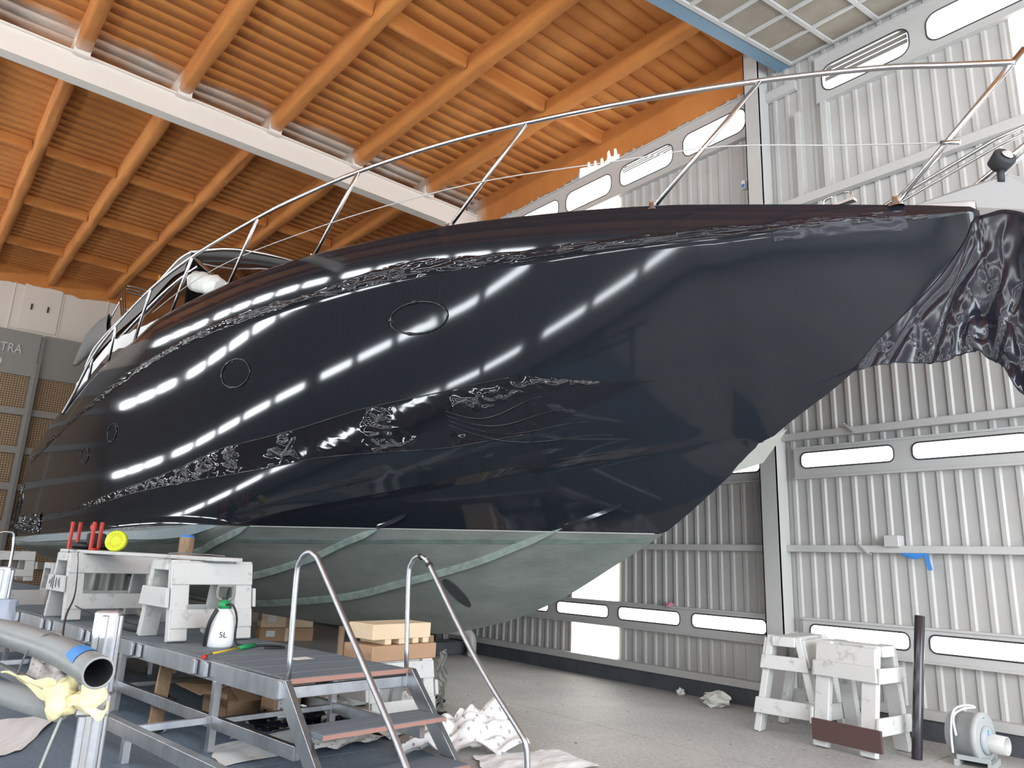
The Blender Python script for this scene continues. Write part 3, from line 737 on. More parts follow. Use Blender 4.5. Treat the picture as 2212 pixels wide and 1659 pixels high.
# cabin: raked windscreen, smoked side glass, roof and chrome frame
OUT = [(15.9,5.25),(15.52,5.66),(14.35,6.05),(13.15,6.33),(12.43,6.57),(11.95,6.72),(11.5,6.74)]
oc = catmull([Vector((-1.68, s, z)) for s, z in OUT], 6)
b = MB(); b.grid([[p, Vector((-1.78, p.y-.25, max(5.0-.28*(p.y-11)*.35, zG(min(p.y, 17))-.05)))] for p in oc]); b.build('side_glass', M['smoke'], Y)
b = MB(); b.grid([[p+Vector((0, 0, 0)), p+Vector((-.04, .05, -.20)), p+Vector((-.06, .05, -.36))] for p in oc]); b.build('roof_side', M['canvas'], Y)
b = MB(); b.tube(oc, .035, 8); b.tube(catmull([(-1.68, 11.5, 6.74), (-1.2, 10.9, 6.80), (-.3, 10.6, 6.83), (.6, 10.7, 6.82), (1.68, 11.5, 6.74)], 6), .035, 8); b.build('roof_frame', M['chrome'], Y)
zR = pchip([10.5,11.5,11.95,12.43,13.15,14.35,15.52,15.9],[6.80,6.78,6.74,6.58,6.34,6.06,5.67,5.27])
P = [[(x, yy, zR(yy)+.05*(1-(x/1.68)**2)) for x in frange(-1.68, 1.68, 13) for yy in (10.55+.33*x*x+(15.9-10.55-.33*x*x)*f,)] for f in frange(0, 1, 14)]
b = MB(); b.grid(P); o = b.build('roof', M['canvas'], Y); so = o.modifiers.new('t', 'SOLIDIFY'); so.thickness = .06
P = [[(x*(1+.06*f), 10.62+.33*x*x-2.3*f, 6.74-.03*x*x-1.38*f) for x in frange(-1.66, 1.66, 15)] for f in frange(0, 1, 8)]
b = MB(); b.grid(P); ws = b.build('windscreen', M['smoke'], Y)
for x in (-1.66, -.02, 1.66):
    g = MB(); g.tube([(x*(1+.06*f), 10.60+.33*x*x-2.3*f, 6.75-.03*x*x-1.38*f) for f in frange(0, 1, 8)], .03, 8); g.build('mullion', M['chrome'], ws)
g = MB(); g.tube([(x, 10.35+.33*x*x, 6.58-.03*x*x) for x in frange(-1.66, 1.66, 15)], .03, 8); g.build('frame', M['dark'], ws)
g = MB(); g.tube(catmull([(-1.72, 14.3, 5.55), (-1.72, 12.6, 6.08), (-1.7, 11.7, 6.30), (-1.66, 11.2, 6.40)], 5), .03, 8); g.build('frame', M['chrome'], ws)
P = [[(x, 8.4+.25*x*x+.12*k, 5.30+.04*k*0) for x in frange(-1.7, 1.7, 7)] for k in range(3)]
g = MB(); g.tube([(-.9, 9.6, 5.95), (-.2, 9.5, 5.99), (.4, 9.55, 5.99)], .018, 6); g.build('wiper', M['chrome'], ws)
# masking paper along the side deck
b = MB(); b.grid([[(-1.92, s, z+.04*N3(s*4, 1)), (-1.93, s, z-.26+.05*N3(s*3, 8))] for s, z in [(x, 5.50-.02*(x-11.9) if x < 14 else 5.46-.42*(x-14)) for x in frange(11.9, 15.5, 40)]], smooth=False); b.build('masking_paper', M['paper'], Y)
# radar arch wing at the stern and bimini hoops
b = MB(); P = []
for i in range(17):
    u = i/16; L_ = .75*math.sin(PI*min(u*.5+.12, 1)); row = []
    for k in range(14):
        a = 2*PI*k/13; row.append((-1.25+.16*math.sin(a)*(.3+.7*(1-abs(2*u-1))), 16.3+1.75*u+.10*math.cos(a), 6.30-.55*u*u+.10+ (.30*(1-u**3))*math.cos(a)-.10*u))
    P.append(row)
b.grid(P); b.build('radar_arch', M['canvas'], Y)
for k in range(3):
    d = .12*k
    b = MB(); b.tube(catmull([(-1.2, 15.35+d*.6, 6.1), (-1.2, 15.85+d, 7.18-d*.3), (-1.08, 15.9+d, 7.28-d*.3), (-.9, 15.9+d, 7.30-d*.3), (.9, 15.9+d, 7.30-d*.3), (1.2, 15.85+d, 7.15), (1.2, 15.35, 6.1)], 6), .022, 8); b.build('bimini_hoop', M['chrome'], Y)
b = MB(); b.tube([(-1.2, 16.75, 6.30), (-1.2, 15.95, 7.0)], .018, 6); b.build('bimini_strut', M['chrome'], Y)
b = MB(); b.tube([(0, 17.1, 4.0), (0, 17.15, 7.75), (0, 17.15, 8.15)], .02, 6); o = b.build('flagstaff', M['gelcoat'], Y)
g = MB(); g.grid([[(.10*u*(.4+f)-.05, 17.17+.05*math.sin(u*9), 8.2-.55*f+.02*u) for u in frange(0, 1, 9)] for f in frange(0, 1, 9)]); g.build('flag', M['flag'], o)
# rolled white cloth lashed on the foredeck
b = MB(); a0, a1 = Vector((-2.0, 10.50, 5.86)), Vector((-1.97, 9.55, 5.52)); P = []
ax = (a1-a0).normalized(); u = ax.orthogonal().normalized(); q = ax.cross(u)
for i in range(23):
    f = i/22; r = .175*(1 if .06 < f < .94 else .72)*(.92+.18*N3(f*6, 2)); P.append([a0+(a1-a0)*f+(u*math.cos(t)+q*math.sin(t))*r*(1+.14*N3(math.cos(t)*2, math.sin(t)*2, f*7)) for t in frange(0, 2*PI, 22)])
b.grid(P); b.add(P[0], [tuple(range(22))]); b.add(P[-1], [tuple(reversed(range(22)))])
cv = b.build('cloth_cover', M['cloth'], Y); 
# ---------------------------------------------------------------- work platform and its steps (local: u right, v away, z up)
PA = math.radians(6.2); PO = Vector((2.53, 5.52, 0)); PEX = Vector((math.cos(PA), math.sin(PA), 0)); PEY = Vector((-math.sin(PA), math.cos(PA), 0))
def PW(u, v_, z): return PO+PEX*u+PEY*v_+Vector((0, 0, z))
pf = thing('work_platform', 'long low aluminium work platform with slate coloured boards beside the yacht', 'platform', PO, PA)
def P_box(name, m, lo, hi, par=pf, bevel=.003):
    b = MB(); b.box(lo, hi); return b.build(name, m, par, bevel=bevel)
for u in (0, 1.17):
    P_box('side_beam', M['alu'], (u-.02, 0, .545), (u+.02, 8.4, .69))
P_box('under_deck', M['dark'], (.03, .02, .652), (1.14, 8.3, .664), bevel=0)
P_box('end_beam', M['alu_bright'], (.02, .06, .545), (1.15, .10, .63))
P_box('end_beam', M['alu'], (.02, 8.3, .545), (1.15, 8.34, .63))
vv = -.0; k = 0
while vv < 8.3:
    wv = .265 if k == 0 else .385
    o = P_box('board', M['slate'], (.03, vv+.008, .668), (1.155, vv+wv-.008, .70))
    if k == 0: P_box('raw_edge', M['boardedge'], (.03, vv-.006, .662), (1.155, vv+.004, .698), o, 0)
    vv += wv; k += 1
for u in (0, 1.15):
    for vl in (1.07, 3.2, 5.35, 7.5):
        P_box('leg', M['alu'], (u-.03, vl-.03, .0), (u+.03, vl+.03, .55))
    P_box('lower_rail', M['alu'], (u-.025, -.25, .19), (u+.025, 8.3, .285))
for vl in (1.07, 3.2, 5.35, 7.5):
    P_box('tie', M['alu_bright'], (-.62, vl+.03, .215), (0, vl+.07, .27)); P_box('tie', M['alu'], (0, vl-.02, .215), (1.15, vl+.02, .26))
P_box('outrigger_rail', M['alu'], (-.67, -.7, .18), (-.60, 8.0, .28))
for vl in (1.15, 4.3, 7.5): P_box('outrigger_leg', M['alu'], (-.665, vl-.03, 0), (-.605, vl+.03, .19))
for vb in (.0, 1.23, 1.44, 2.70, 2.88, 4.19, 4.39, 5.63, 5.94, 7.1, 7.3):
    b = MB(); b.box((-.062, vb-.03, .56), (-.022, vb+.03, .69)); b.build('socket', M['alu_bright'], pf, bevel=.012)

st = thing('steps', 'short flight of aluminium steps with hooped tube handrails at the platform end', 'steps', PO, PA)
for u in (-.01, 1.18):
    b = MB(); b.board((u, .03, .66), (u, -.70, -.04), (0, 1, 1), .0, .0) if False else None
    b = MB(); b.poly([(u-.025, .04, .70), (u-.025, -.05, .70), (u-.025, -.76, 0), (u-.025, -.58, 0), (u-.025, .04, .60)], (.05, 0, 0)); b.build('stringer', M['alu'], st, bevel=.003)
for z, v0, v1 in ((.40, -.52, -.17), (.11, -.82, -.47)):
    b = MB(); b.box((.02, v0, z-.035), (1.15, v1, z)); o = b.build('tread', M['slate'], st, bevel=.004)
    g = MB(); g.box((.02, v0-.006, z-.034), (1.15, v0+.006, z-.004)); g.build('raw_edge', M['boardedge'], o)
RLp = [(-.0, .70), (.035, 1.42), (.0, 1.56), (-.06, 1.612), (-.13, 1.625), (-.20, 1.60), (-.265, 1.555), (-.628, 1.199), (-1.01, .819), (-1.40, .42), (-1.47, .28), (-1.48, 0)]
RRp = [(.075, .69), (.130, 1.435), (.10, 1.57), (.05, 1.62), (-.03, 1.63), (-.10, 1.60), (-.161, 1.544), (-.617, 1.028), (-.958, .686), (-1.262, .42), (-1.34, .33), (-1.361, .182), (-1.362, 0)]
for u, pts in ((.02, RLp), (1.2, RRp)):
    b = MB(); b.tube(catmull([(u, p[0], p[1]) for p in pts], 4), .021, 10); o = b.build('handrail', M['steel'], st)
    if u > 1:
        for f in ((-.02, 1.628), (-.14, 1.565)):
            g = MB(); g.lathe((u, f[0], f[1]), (0, -1, -.35), [(-.02, .024), (.02, .024)], 12); g.build('tape', M['plastic'], o)

# ---------------------------------------------------------------- trestles
def trestle(label, loc, rz, L=.85, H=.82, W=.72, Wt=.34, lw=.15, lt=.07, style='deck', m=None, group=None, top_dirty=False, ep=True):
    t = thing('sawhorse', label, 'sawhorse', loc, rz, group); m = m or M['wood_white']
    for sx in (-1, 1):
        for sy in (-1, 1):
            x = sx*(L/2-lw/2); b = MB()
            n_ = Vector((0, sy*H, (W-Wt)/2)).normalized()
            b.board((x, sy*(W/2-.0), lt*.12), (x, sy*Wt/2, H), (1, 0, 0), lw, lt)
            o = b.build('leg', (M['wood_dirty'] if top_dirty else m), t, bevel=.008)
        if style == 'deck':
            for z0, z1 in ((H*.42, H*.66),):
                wa = (W/2+(Wt-W)/2*z0/H)+.05; wb = (W/2+(Wt-W)/2*z1/H)+.05; x = sx*(L/2+.012)
                b = MB(); b.poly([(x, -wa, z0), (x, wa, z0), (x, wb, z1), (x, -wb, z1)], (sx*.035, 0, 0)) if sx > 0 else b.poly([(x, -wa, z0), (x, -wb, z1), (x, wb, z1), (x, wa, z0)], (sx*.035, 0, 0))
                b.build('end_plate', m, t, bevel=.005)
        else:
            for z0, z1 in ((H*.20, H*.36), (H*.66, H*.80)):
                wa = (W/2+(Wt-W)/2*z0/H)+.05; wb = (W/2+(Wt-W)/2*z1/H)+.05; x = sx*(L/2+.006)
                b = MB(); q = [(x, -wa, z0), (x, wa, z0), (x, wb, z1), (x, -wb, z1)]
                b.poly(q if sx > 0 else list(reversed(q)), (sx*.03, 0, 0)); b.build('cross_board', m, t, bevel=.005)
    for sy in (-1, 1):
        for z0, z1, nm in ((H*.70, H*.98, 'upper_rail'), (H*.17, H*.40, 'lower_rail')):
            if style != 'deck' and nm == 'lower_rail': continue
            zc = (z0+z1)/2; y = sy*(W/2+(Wt-W)/2*zc/H+lt*.5+.014); b = MB()
            d = Vector((0, -sy*(W-Wt)/2, H)).normalized()
            b.obox((0, y, zc), (L/2-.01, 0, 0), Vector((0, d.z*.014, -d.y*.014)) , d*(z1-z0)/2); b.build(nm, m, t, bevel=.004)
    b = MB(); b.box((-L/2-.02, -Wt/2+.02, H-.10), (L/2+.02, Wt/2-.02, H-.0)); b.build('top_beam', m, t, bevel=.006)
    return t
ta = trestle('white painted sawhorse on the platform boards, the one right behind the sprayer', (2.80, 8.50, .70), PA, L=.88, H=.80, W=.74, Wt=.42, lw=.19, lt=.09)
tb = trestle('white painted sawhorse on the platform under the clamps, with slots in its end plate', (2.50, 11.25, .70), PA, L=1.18, H=.82, W=.74, Wt=.40, lw=.20)
for k, (y, h) in enumerate(((.20, .05), (.12, .12), (.05, .16), (-.06, .10), (-.15, .06), (-.20, .09))):
    b = MB(); b.obox((-.640, y, .45), (.003, 0, 0), (0, .009, .004*k), (0, .01*(k-2)*.4, h/2)); b.build('slot', M['dark'], tb)
trestle('tall white sawhorse standing end-on by the column, splintered brown at the top', (7.80, 4.36, 0), math.radians(8), L=.78, H=.97, W=.66, Wt=.28, style='wall', top_dirty=False)
t2 = trestle('tall white sawhorse with a dark brown board across its foot, beside the black pipe', (7.60, 3.64, 0), math.radians(-4), L=.62, H=.97, W=.62, Wt=.26, style='wall')
t2.rotation_euler = (0, 0, math.radians(86))
b = MB(); b.board((-.40, .375, .17), (.28, .375, .17), (0, 0, 1), .19, .03); b.build('foot_board', M['brown'], t2, bevel=.003)
b = MB(); b.board((-.33, .26, .72), (.30, .26, .72), (0, 0, 1), .14, .03); b.build('side_board', M['wood_white'], t2, bevel=.003)
trestle('low white sawhorse under the bow, seen through the steps, stacked with cartons', (4.30, 6.98, 0), math.radians(4), L=.80, H=.60, W=.62, Wt=.40, lw=.13)
bx = tag(None or (lambda: (lambda b: (b.poly([(-.42, -.02, 0), (.42, -.02, 0), (.42, .46, 0), (-.42, .46, 0)], (0, 0, .15)), b.build('carton', M['card'], None, bevel=.006, loc=(4.36, 6.78, .602), rot=(0, 0, .12)))[1])(MB()))(), 'flat brown carton lying on the low sawhorse under the bow', 'carton')
pl = thing('pallet', 'pale wooden pallet box on top of the brown carton under the bow', 'pallet', (4.36, 6.80, .755), .12)
b = MB(); b.box((-.40, .0, .05), (.36, .42, .20)); b.build('crate', M['card_light'], pl, bevel=.006)
for x in (-.20, -.02, .16, .30):
    b = MB(); b.box((x-.04, .0, 0), (x+.04, .42, .05)); b.build('foot', M['card_light'], pl, bevel=.004)

plk = tag((lambda b: (b.board((2.10, 11.65, 1.545), (2.92, 8.08, 1.525), (1, 0, 0), .34, .04), b.build('plank', M['wood_white'], None, bevel=.006))[1])(MB()), 'long grey-white plank laid across the two platform sawhorses', 'plank')

# clamps, polisher and disc on the plank
def along(f, off=0, z=0): 
    p = Vector((2.10, 11.65, 1.545)).lerp(Vector((2.92, 8.08, 1.525)), f); return p+Vector((off, 0, .02+z))
for i, (f, lab) in enumerate(((.03, 'red bar clamp standing at the far left end of the plank'), (.20, 'red bar clamp standing between the polisher and the lime green disc'))):
    c = along(f, -.06); t = thing('clamp', lab, 'clamp', c, .3, None)
    for d in (-.05, .05):
        b = MB(); b.board((d, 0, .0), (d, 0, .36), (1, 0, 0), .035, .045); b.build('jaw_arm', M['red'], t, bevel=.006)
    b = MB(); b.tube(catmull([(-.05, 0, .02), (-.02, -.03, -.0+.012), (.05, -.02, .02)], 5), .018, 8); b.build('grip', M['red'], t)
    b = MB(); b.tube([(-.09, .02, .33), (.28, .02, .33)], .007, 6); b.build('bar', M['dark'], t)
t = thing('polisher', 'black power polisher with a red knob lying on the plank', 'power tool', along(.13), .0)
b = MB(); b.lathe((-.22, 0, .055), (1, 0, 0), [(0, 0), (0, .035), (.10, .045), (.30, .05), (.34, .04), (.55, .045), (.60, .03), (.60, 0)], 16); b.build('body', M['plastic'], t)
b = MB(); b.box((-.06, -.06, .06), (.16, .06, .22)); b.build('gear_housing', M['dark'], t, bevel=.02)
b = MB(); b.lathe((.0, 0, .22), (0, 0, 1), [(0, .02), (.03, .025), (.05, .04), (.08, .045), (.11, .03), (.12, 0)], 14); b.build('knob', M['red'], t)
b = MB(); b.box((-.25, -.05, .0), (.40, .05, .012)); b.build('base', M['dark'], t)
ld = tag((lambda b: (b.lathe((0, 0, 0), (0, 0, 1), [(-.045, 0), (-.045, .115), (-.03, .13), (.02, .13), (.035, .12), (.035, .095), (.028, .09), (.028, .05), (.034, .04), (.034, 0)], 32), b.build('disc_pad', M['lime'], None, loc=along(.325, -.02, .128), rot=(math.radians(82), 0, math.radians(-35))))[1])(MB()), 'round lime green disc propped on edge at the middle of the plank', 'disc')
for k in range(14):
    a = 2*PI*k/14; b = MB(); b.obox((.072*math.cos(a), .072*math.sin(a), .031), Vector((math.cos(a), math.sin(a), 0))*.017, Vector((-math.sin(a), math.cos(a), 0))*.004, (0, 0, .004)); b.build('vane', M['yellow'], ld)
b = MB(); b.tube(catmull([along(.16, -.10, .01), along(.17, -.19, -.03), (1.85, 9.9, 1.44), (1.0, 5.28, 1.34), (.70, 3.80, 1.305), (.585, 3.17, 1.245), (.57, 3.12, 1.21)], 8), .0045, 6)
tag(b.build('cable', M['plastic']), 'black cable hanging from the polisher down to the grey pipe', 'cable')
b = MB(); b.tube(catmull([along(.10, -.20, -.02), along(.16, -.24, -.35), along(.20, -.26, -.62), (2.36, 10.35, .74), (2.5, 10.2, .708)], 8), .006, 6)
tag(b.build('cord', M['dark']), 'thin grey cord hanging down the front of the sawhorse under the clamps', 'cord')
b = MB(); b.tube(catmull([along(.72, -.10, .012), along(.76, .0, .025), along(.80, .08, .015), along(.86, .05, .02), along(.93, .1, .012)], 8), .009, 6)
b.tube(catmull([along(.77, .0, .03), along(.74, .05, .05), along(.72, .1, .03), along(.75, .12, .015)], 8), .008, 6)
tag(b.build('rope', M['canvas']), 'grey knotted rope lying on the near end of the plank', 'rope')

# sprayer
sp = thing('pressure_sprayer', 'white five litre pump sprayer with green collar standing on the platform boards', 'sprayer', (2.76, 7.60, .70), -.5)
b = MB(); prof = [(0, .0), (0, .105), (.02, .122), (.10, .126), (.22, .118), (.30, .100), (.345, .070), (.37, .045), (.38, 0)]
b.lathe((0, 0, 0), (0, 0, 1), prof, 28); b.v = [(x*1.0, y*.78, z) for x, y, z in b.v]; o = b.build('tank', M['white_plastic'], sp)
b = MB(); b.lathe((0, 0, .365), (0, 0, 1), [(0, .045), (.0, .056), (.055, .056), (.06, .04), (.08, .035), (.082, 0)], 20); b.build('collar', M['green'], sp)
b = MB(); b.tube(catmull([(-.03, 0, .44), (-.075, 0, .475), (-.075, 0, .56), (-.06, 0, .575), (.06, 0, .575), (.075, 0, .56), (.075, 0, .475), (.03, 0, .44)], 5), .013, 8); b.build('pump_handle', M['fargrey'], sp)
b = MB(); b.tube([(0, 0, .43), (0, 0, .47)], .022, 10); b.build('pump_rod', M['dark'], sp)
b = MB(); b.tube(catmull([(-.05, -.07, .36), (-.10, -.085, .24), (-.125, -.06, .10), (-.13, -.03, .02)], 6), [.02]*19, 8); b.build('strap', M['plastic'], sp)
b = MB(); b.tube(catmull([(.02, -.05, .40), (.09, -.05, .395), (.135, -.02, .27), (.14, .0, .08), (.20, .02, .018), (.42, .10, .014), (.58, .06, .014), (.60, -.08, .014), (.44, -.18, .022)], 8), .010, 8); b.build('hose', M['plastic'], sp)
mw = Matrix(((1, 0, 0, .0), (0, 0, -1, -.101), (0, 1, 0, .10), (0, 0, 0, 1)))
text('5L', .075, 'volume_mark', M['plastic'], sp, mw, .001)
wd_ = thing('spray_wand', 'yellow spray wand with a green grip and red tip lying on the platform boards', 'spray wand', (2.86, 7.28, .72), 0)
def rel(p): return Vector(p)-Vector((2.86, 7.28, .72))
b = MB(); b.tube([rel((2.47, 6.98, .722)), rel((2.84, 7.30, .722))], .009, 8); b.build('tube', M['yellow'], wd_)
b = MB(); b.tube([rel((2.84, 7.30, .724)), rel((2.93, 7.37, .724)), rel((3.06, 7.46, .722))], [.018, .022, .019], 10); b.build('grip', M['green'], wd_)
b = MB(); b.tube([rel((2.40, 6.90, .715)), rel((2.43, 6.95, .725)), rel((2.48, 6.985, .722))], .010, 8); b.build('elbow', M['fargrey'], wd_)
b = MB(); b.tube([rel((2.36, 6.86, .708)), rel((2.405, 6.905, .716))], .016, 8); b.build('tip', M['red'], wd_)
b = MB(); b.tube(catmull([(2.35, 9.9, .76), (2.38, 9.6, .745), (2.40, 9.35, .74), (2.46, 9.15, .735)], 6), .045, 12)
o = tag(b.build('hose_nozzle', M['dark']), 'dark corrugated hose end lying on the boards between the two platform sawhorses', 'hose')
g = MB(); g.tube([(2.46, 9.15, .735), (2.50, 9.06, .735)], [.05, .04], 12); g.build('cuff', M['chrome'], o)
def flat_sheet(name, pts, m, label, cat, z=.004, amp=0.0, n=14, group=None, seed=0, uvs=1.0, thick=None):
    """crumpled sheet over a quad of floor points (each may carry its own height)"""
    A, B, C_, D = [Vector(p if len(p) == 3 else (*p, 0)) for p in pts]; P = []; UV = []
    for i in range(n+1):
        row = []; ur = []
        for j in range(n+1):
            u, v_ = i/n, j/n; p = (A*(1-u)+B*u)*(1-v_)+(D*(1-u)+C_*u)*v_
            h = amp*(abs(N3(u*2.6+seed, v_*2.6, seed))*1.4+.5*abs(N3(u*7+seed, v_*6, 3)))
            e = .04*(B-A).length*N3(u*5+seed, v_*5, 9)
            row.append((p.x+e, p.y+e*.5, p.z+z+h)); ur.append((u*(B-A).length*uvs, v_*(D-A).length*uvs))
        P.append(row); UV.append(ur)
    b = MB(); b.grid(P, smooth=amp > .05, uv=UV); return tag(b.build(name, m), label, cat, group)
flat_sheet('paper_scrap', [(3.02, 6.42, .70), (3.22, 6.46, .70), (3.20, 6.62, .70), (3.0, 6.58, .70)], M['paper'], 'small white paper scrap lying on the platform boards by the left handrail', 'paper', n=4)

# ---------------------------------------------------------------- foreground post, pipes and rags
def post(label, x, y, h, w_=.078):
    t = thing('support_post', label, 'post', (x, y, 0), -.42)
    b = MB(); h2 = w_/2; b.box((-h2, -h2, 0), (h2, h2, h)); b.build('tube', M['alu_bright'], t, bevel=.006)
    b = MB(); b.box((h2, -h2*.35, 0), (h2+.012, h2*.35, h*.99)); b.build('rib', M['alu'], t, bevel=.003)
    b = MB(); b.box((-h2*.3, -h2-.012, 0), (h2*.3, -h2, h*.99)); b.build('rib', M['alu'], t, bevel=.003)
    b = MB(); b.box((-.09, -.09, 0), (.09, .09, .008)); b.build('foot_plate', M['alu'], t)
    return t
p1 = post('paint-smeared square aluminium post behind the open end of the grey pipe', .712, 3.115, 1.375)
b = MB(); b.box((-.052, -.058, 1.02), (.058, .052, 1.10)); b.build('tape_wrap', M['alu_bright'], p1, bevel=.01)
p2 = post('shorter-looking aluminium post at the far left, bound with grey cloth', .62, 5.30, 1.47)
P = [[(math.cos(a)*(.085+.03*N3(a*2, z*9)), math.sin(a)*(.085+.03*N3(a*2, z*9, 4)), .98+z) for a in frange(0, 2*PI, 26)] for z in frange(0, .19, 12)]
b = MB(); b.grid(P); tag(b.build('rag', mat('grey_blue_rag', (.33, .36, .44), .9), None, loc=(.62, 5.30, .12)), 'grey blue rag tied round the far left aluminium post', 'rag')
pts = catmull([(.38, 4.2, 1.235), (.47, 3.81, 1.245), (.53, 3.49, 1.242), (.58, 3.19, 1.235), (.605, 2.97, 1.225), (.625, 2.75, 1.212)], 6)
b = MB(); b.tube(pts, .050, 20, cap=False)
e0, e1 = pts[-1], (pts[-1]-pts[-2]).normalized(); b.lathe(e0, e1, [(0, .043), (.004, .043), (.004, .050), (0, .050)], 20)
pp = tag(b.build('duct_pipe', M['pvc']), 'thick grey plastic pipe bending down to its open end in the foreground', 'pipe')
b = MB(); b.tube(list(reversed(pts)), .0432, 20, cap=False); b.build('bore', M['dark'], pp)  # dark lining puts the shade inside the pipe into its colour
b = MB(); c0, c1 = pts[-8], pts[-4]; d = (c1-c0).normalized(); u = d.cross(Vector((0, 0, 1))).normalized(); q = u.cross(d)
P = [[c0.lerp(c1, f)+(u*math.cos(a)+q*math.sin(a))*(.0525) for a in frange(.20*PI-.4*f, .80*PI-.4*f, 10)] for f in frange(.35, .95, 6)]
b.grid(P); b.build('blue_tape', M['bluetape'], pp)
b = MB(); b.tube([(.30, 4.3, 1.01), (.49, 3.66, 1.03), (.615, 3.17, 1.04)], .045, 18); lp = tag(b.build('lower_pipe', M['pvc']), 'straight dusty grey pipe under the bent pipe at the left edge', 'pipe')
def rag(c, r, label, seed, squash=.75, m=None):
    b = MB(); P = []
    for i in range(15):
        th = PI*i/14; row = []
        for k in range(22):
            ph = 2*PI*(k % 21)/21; d = Vector((math.sin(th)*math.cos(ph), math.sin(th)*math.sin(ph), math.cos(th)*squash))
            q = 1+.40*N3(d.x*1.4+seed, d.y*1.4, d.z*1.4)-.16*abs(N3(d.x*3.5, d.y*3.5+seed, d.z*3.5)); row.append(d*r*q)
        P.append(row)
    b.grid(P); return tag(b.build('rag', m or M['yellowcloth'], None, loc=c), label, 'rag')
r0 = rag((.600, 3.10, 1.085), .058, 'pale yellow rag tied over the end of the straight grey pipe', 3, 1.15)
b = MB(); b.grid([[(-.02-.15*u+.02*f, .02+.16*u-.0*f, .055+.02*u-.10*f*(1-u)+.015*N3(u*4, f*4)) for f in frange(0, 1, 10)] for u in frange(0, 1, 14)]); b.build('corner', M['yellowcloth'], r0)
r1 = rag((.672, 3.02, 1.10), .046, 'pale yellow rag knotted round the aluminium post below the pipe mouth', 8, 1.05)
b = MB(); P = [[(.0+.062*math.cos(a)*(1+.3*N3(a, f*3)), .03+.062*math.sin(a), -.02-.035*f+.03*math.sin(a*2)) for a in frange(PI*.9, 2.2*PI, 18)] for f in frange(0, 1, 6)]; b.grid(P); b.build('wrap', M['yellowcloth'], r1)
b = MB(); b.tube(catmull([(.50, 3.40, 1.13), (.51, 3.33, 1.22), (.55, 3.24, 1.292), (.58, 3.17, 1.288)], 6), .004, 6); tag(b.build('wire_loop', M['canvas']), 'thin grey wire looped over the bent foreground pipe', 'wire')
b = MB(); b.tube(catmull([(.615, 3.12, 1.02), (.58, 3.14, .86), (.55, 3.18, .66), (.53, 3.2, .3), (.53, 3.25, .01)], 6), .005, 6); tag(b.build('tube_line', M['plasticwrap']), 'thin clear tube hanging down from the yellow rag to the floor', 'tube')

# ---------------------------------------------------------------- props, boxes and litter under the boat
def prop(label, x, y, h, r=.045, m=None):
    b = MB(); b.lathe((x, y, 0), (0, 0, 1), [(0, 0), (0, r*1.05), (.02, r), (h, r), (h, 0)], 14); return tag(b.build('prop_post', m or M['wood_raw']), label, 'prop')
prop('brown round prop under the keel, the one nearest the bow', 5.73, 8.31, .66)
prop('brown round prop under the keel behind the pale pallet box', 5.46, 10.2, .62)
prop('brown round prop under the keel further aft', 5.1, 12.8, .69)
b = MB(); b.lathe((3.36, 11.0, 0), (0, .0, 1), [(0, .10), (1.77, .10), (1.80, .09), (1.80, 0)], 14); o = tag(b.build('timber_prop', M['wood_raw']), 'upright round timber prop under the hull, its top showing above the plank', 'prop')
g = MB(); g.lathe((3.36, 11.0, 1.78), (0, 0, 1), [(0, .096), (.035, .09), (.035, 0)], 14); g.build('painted_top', M['bluetape'], o)
b = MB(); b.board((2.30, 7.72, 0.0), (2.52, 8.3, .64), (1, .3, 0), .13, .035); tag(b.build('loose_board', M['wood_raw'], bevel=.004), 'rough brown board leaning under the platform edge', 'board')
def carton(label, loc, rz, sx, sy, sz, m, group=None, tape=True):
    t = thing('carton', label, 'carton', loc, rz, group)
    b = MB(); b.box((-sx/2, -sy/2, 0), (sx/2, sy/2, sz)); b.build('box', m, t, bevel=.008)
    if tape:
        b = MB(); b.box((-.03, -sy/2-.002, 0), (.03, sy/2+.002, sz+.002)); b.build('tape', M['card'] if m is M['card_light'] else M['card_light'], t)
        b = MB(); b.box((-sx*.38, -sy/2-.004, sz*.35), (-sx*.22, -sy/2, sz*.8)); b.build('sticker', M['paper'], t)
    return t
carton('brown carton at the bottom of the floor stack under the hull', (6.42, 14.3, 0), -.25, 1.0, .55, .24, M['card'])
carton('long pale carton in the middle of the floor stack under the hull', (6.42, 14.3, .245), -.25, .98, .5, .30, M['card_light'])
carton('smaller pale carton at the top of the floor stack under the hull', (6.40, 14.32, .55), -.22, .70, .42, .12, M['card_light'])
ob = thing('open_carton', 'open brown cardboard box with spread flaps on the floor under the platform', 'carton', (3.12, 7.92, 0), .16)
h = .34; s2 = .235
for nm, lo, hi in (('side', (-s2, -s2, 0), (-s2+.008, s2, h)), ('side', (s2-.008, -s2, 0), (s2, s2, h)), ('side', (-s2, -s2, 0), (s2, -s2+.008, h)), ('side', (-s2, s2-.008, 0), (s2, s2, h)), ('bottom', (-s2, -s2, 0), (s2, s2, .008))):
    b = MB(); b.box(lo, hi); b.build(nm, M['card'], ob)
for a, b_, c, d in (((-s2, -s2, h), (-s2, s2, h), (-s2-.30, s2+.02, h-.02), (-s2-.30, -s2-.02, h-.06)), ((-s2, -s2, h), (s2, -s2, h), (s2+.03, -s2-.26, h-.12), (-s2-.02, -s2-.26, h-.12)), ((s2, -s2, h), (s2, s2, h), (s2+.2, s2, h+.16), (s2+.2, -s2, h+.16)), ((-s2, s2, h), (s2, s2, h), (s2, s2+.14, h+.2), (-s2, s2+.14, h+.2))):
    b = MB(); b.add([a, b_, c, d], [(0, 1, 2, 3)]); o = b.build('flap', M['card'], ob); so = o.modifiers.new('t', 'SOLIDIFY'); so.thickness = .006
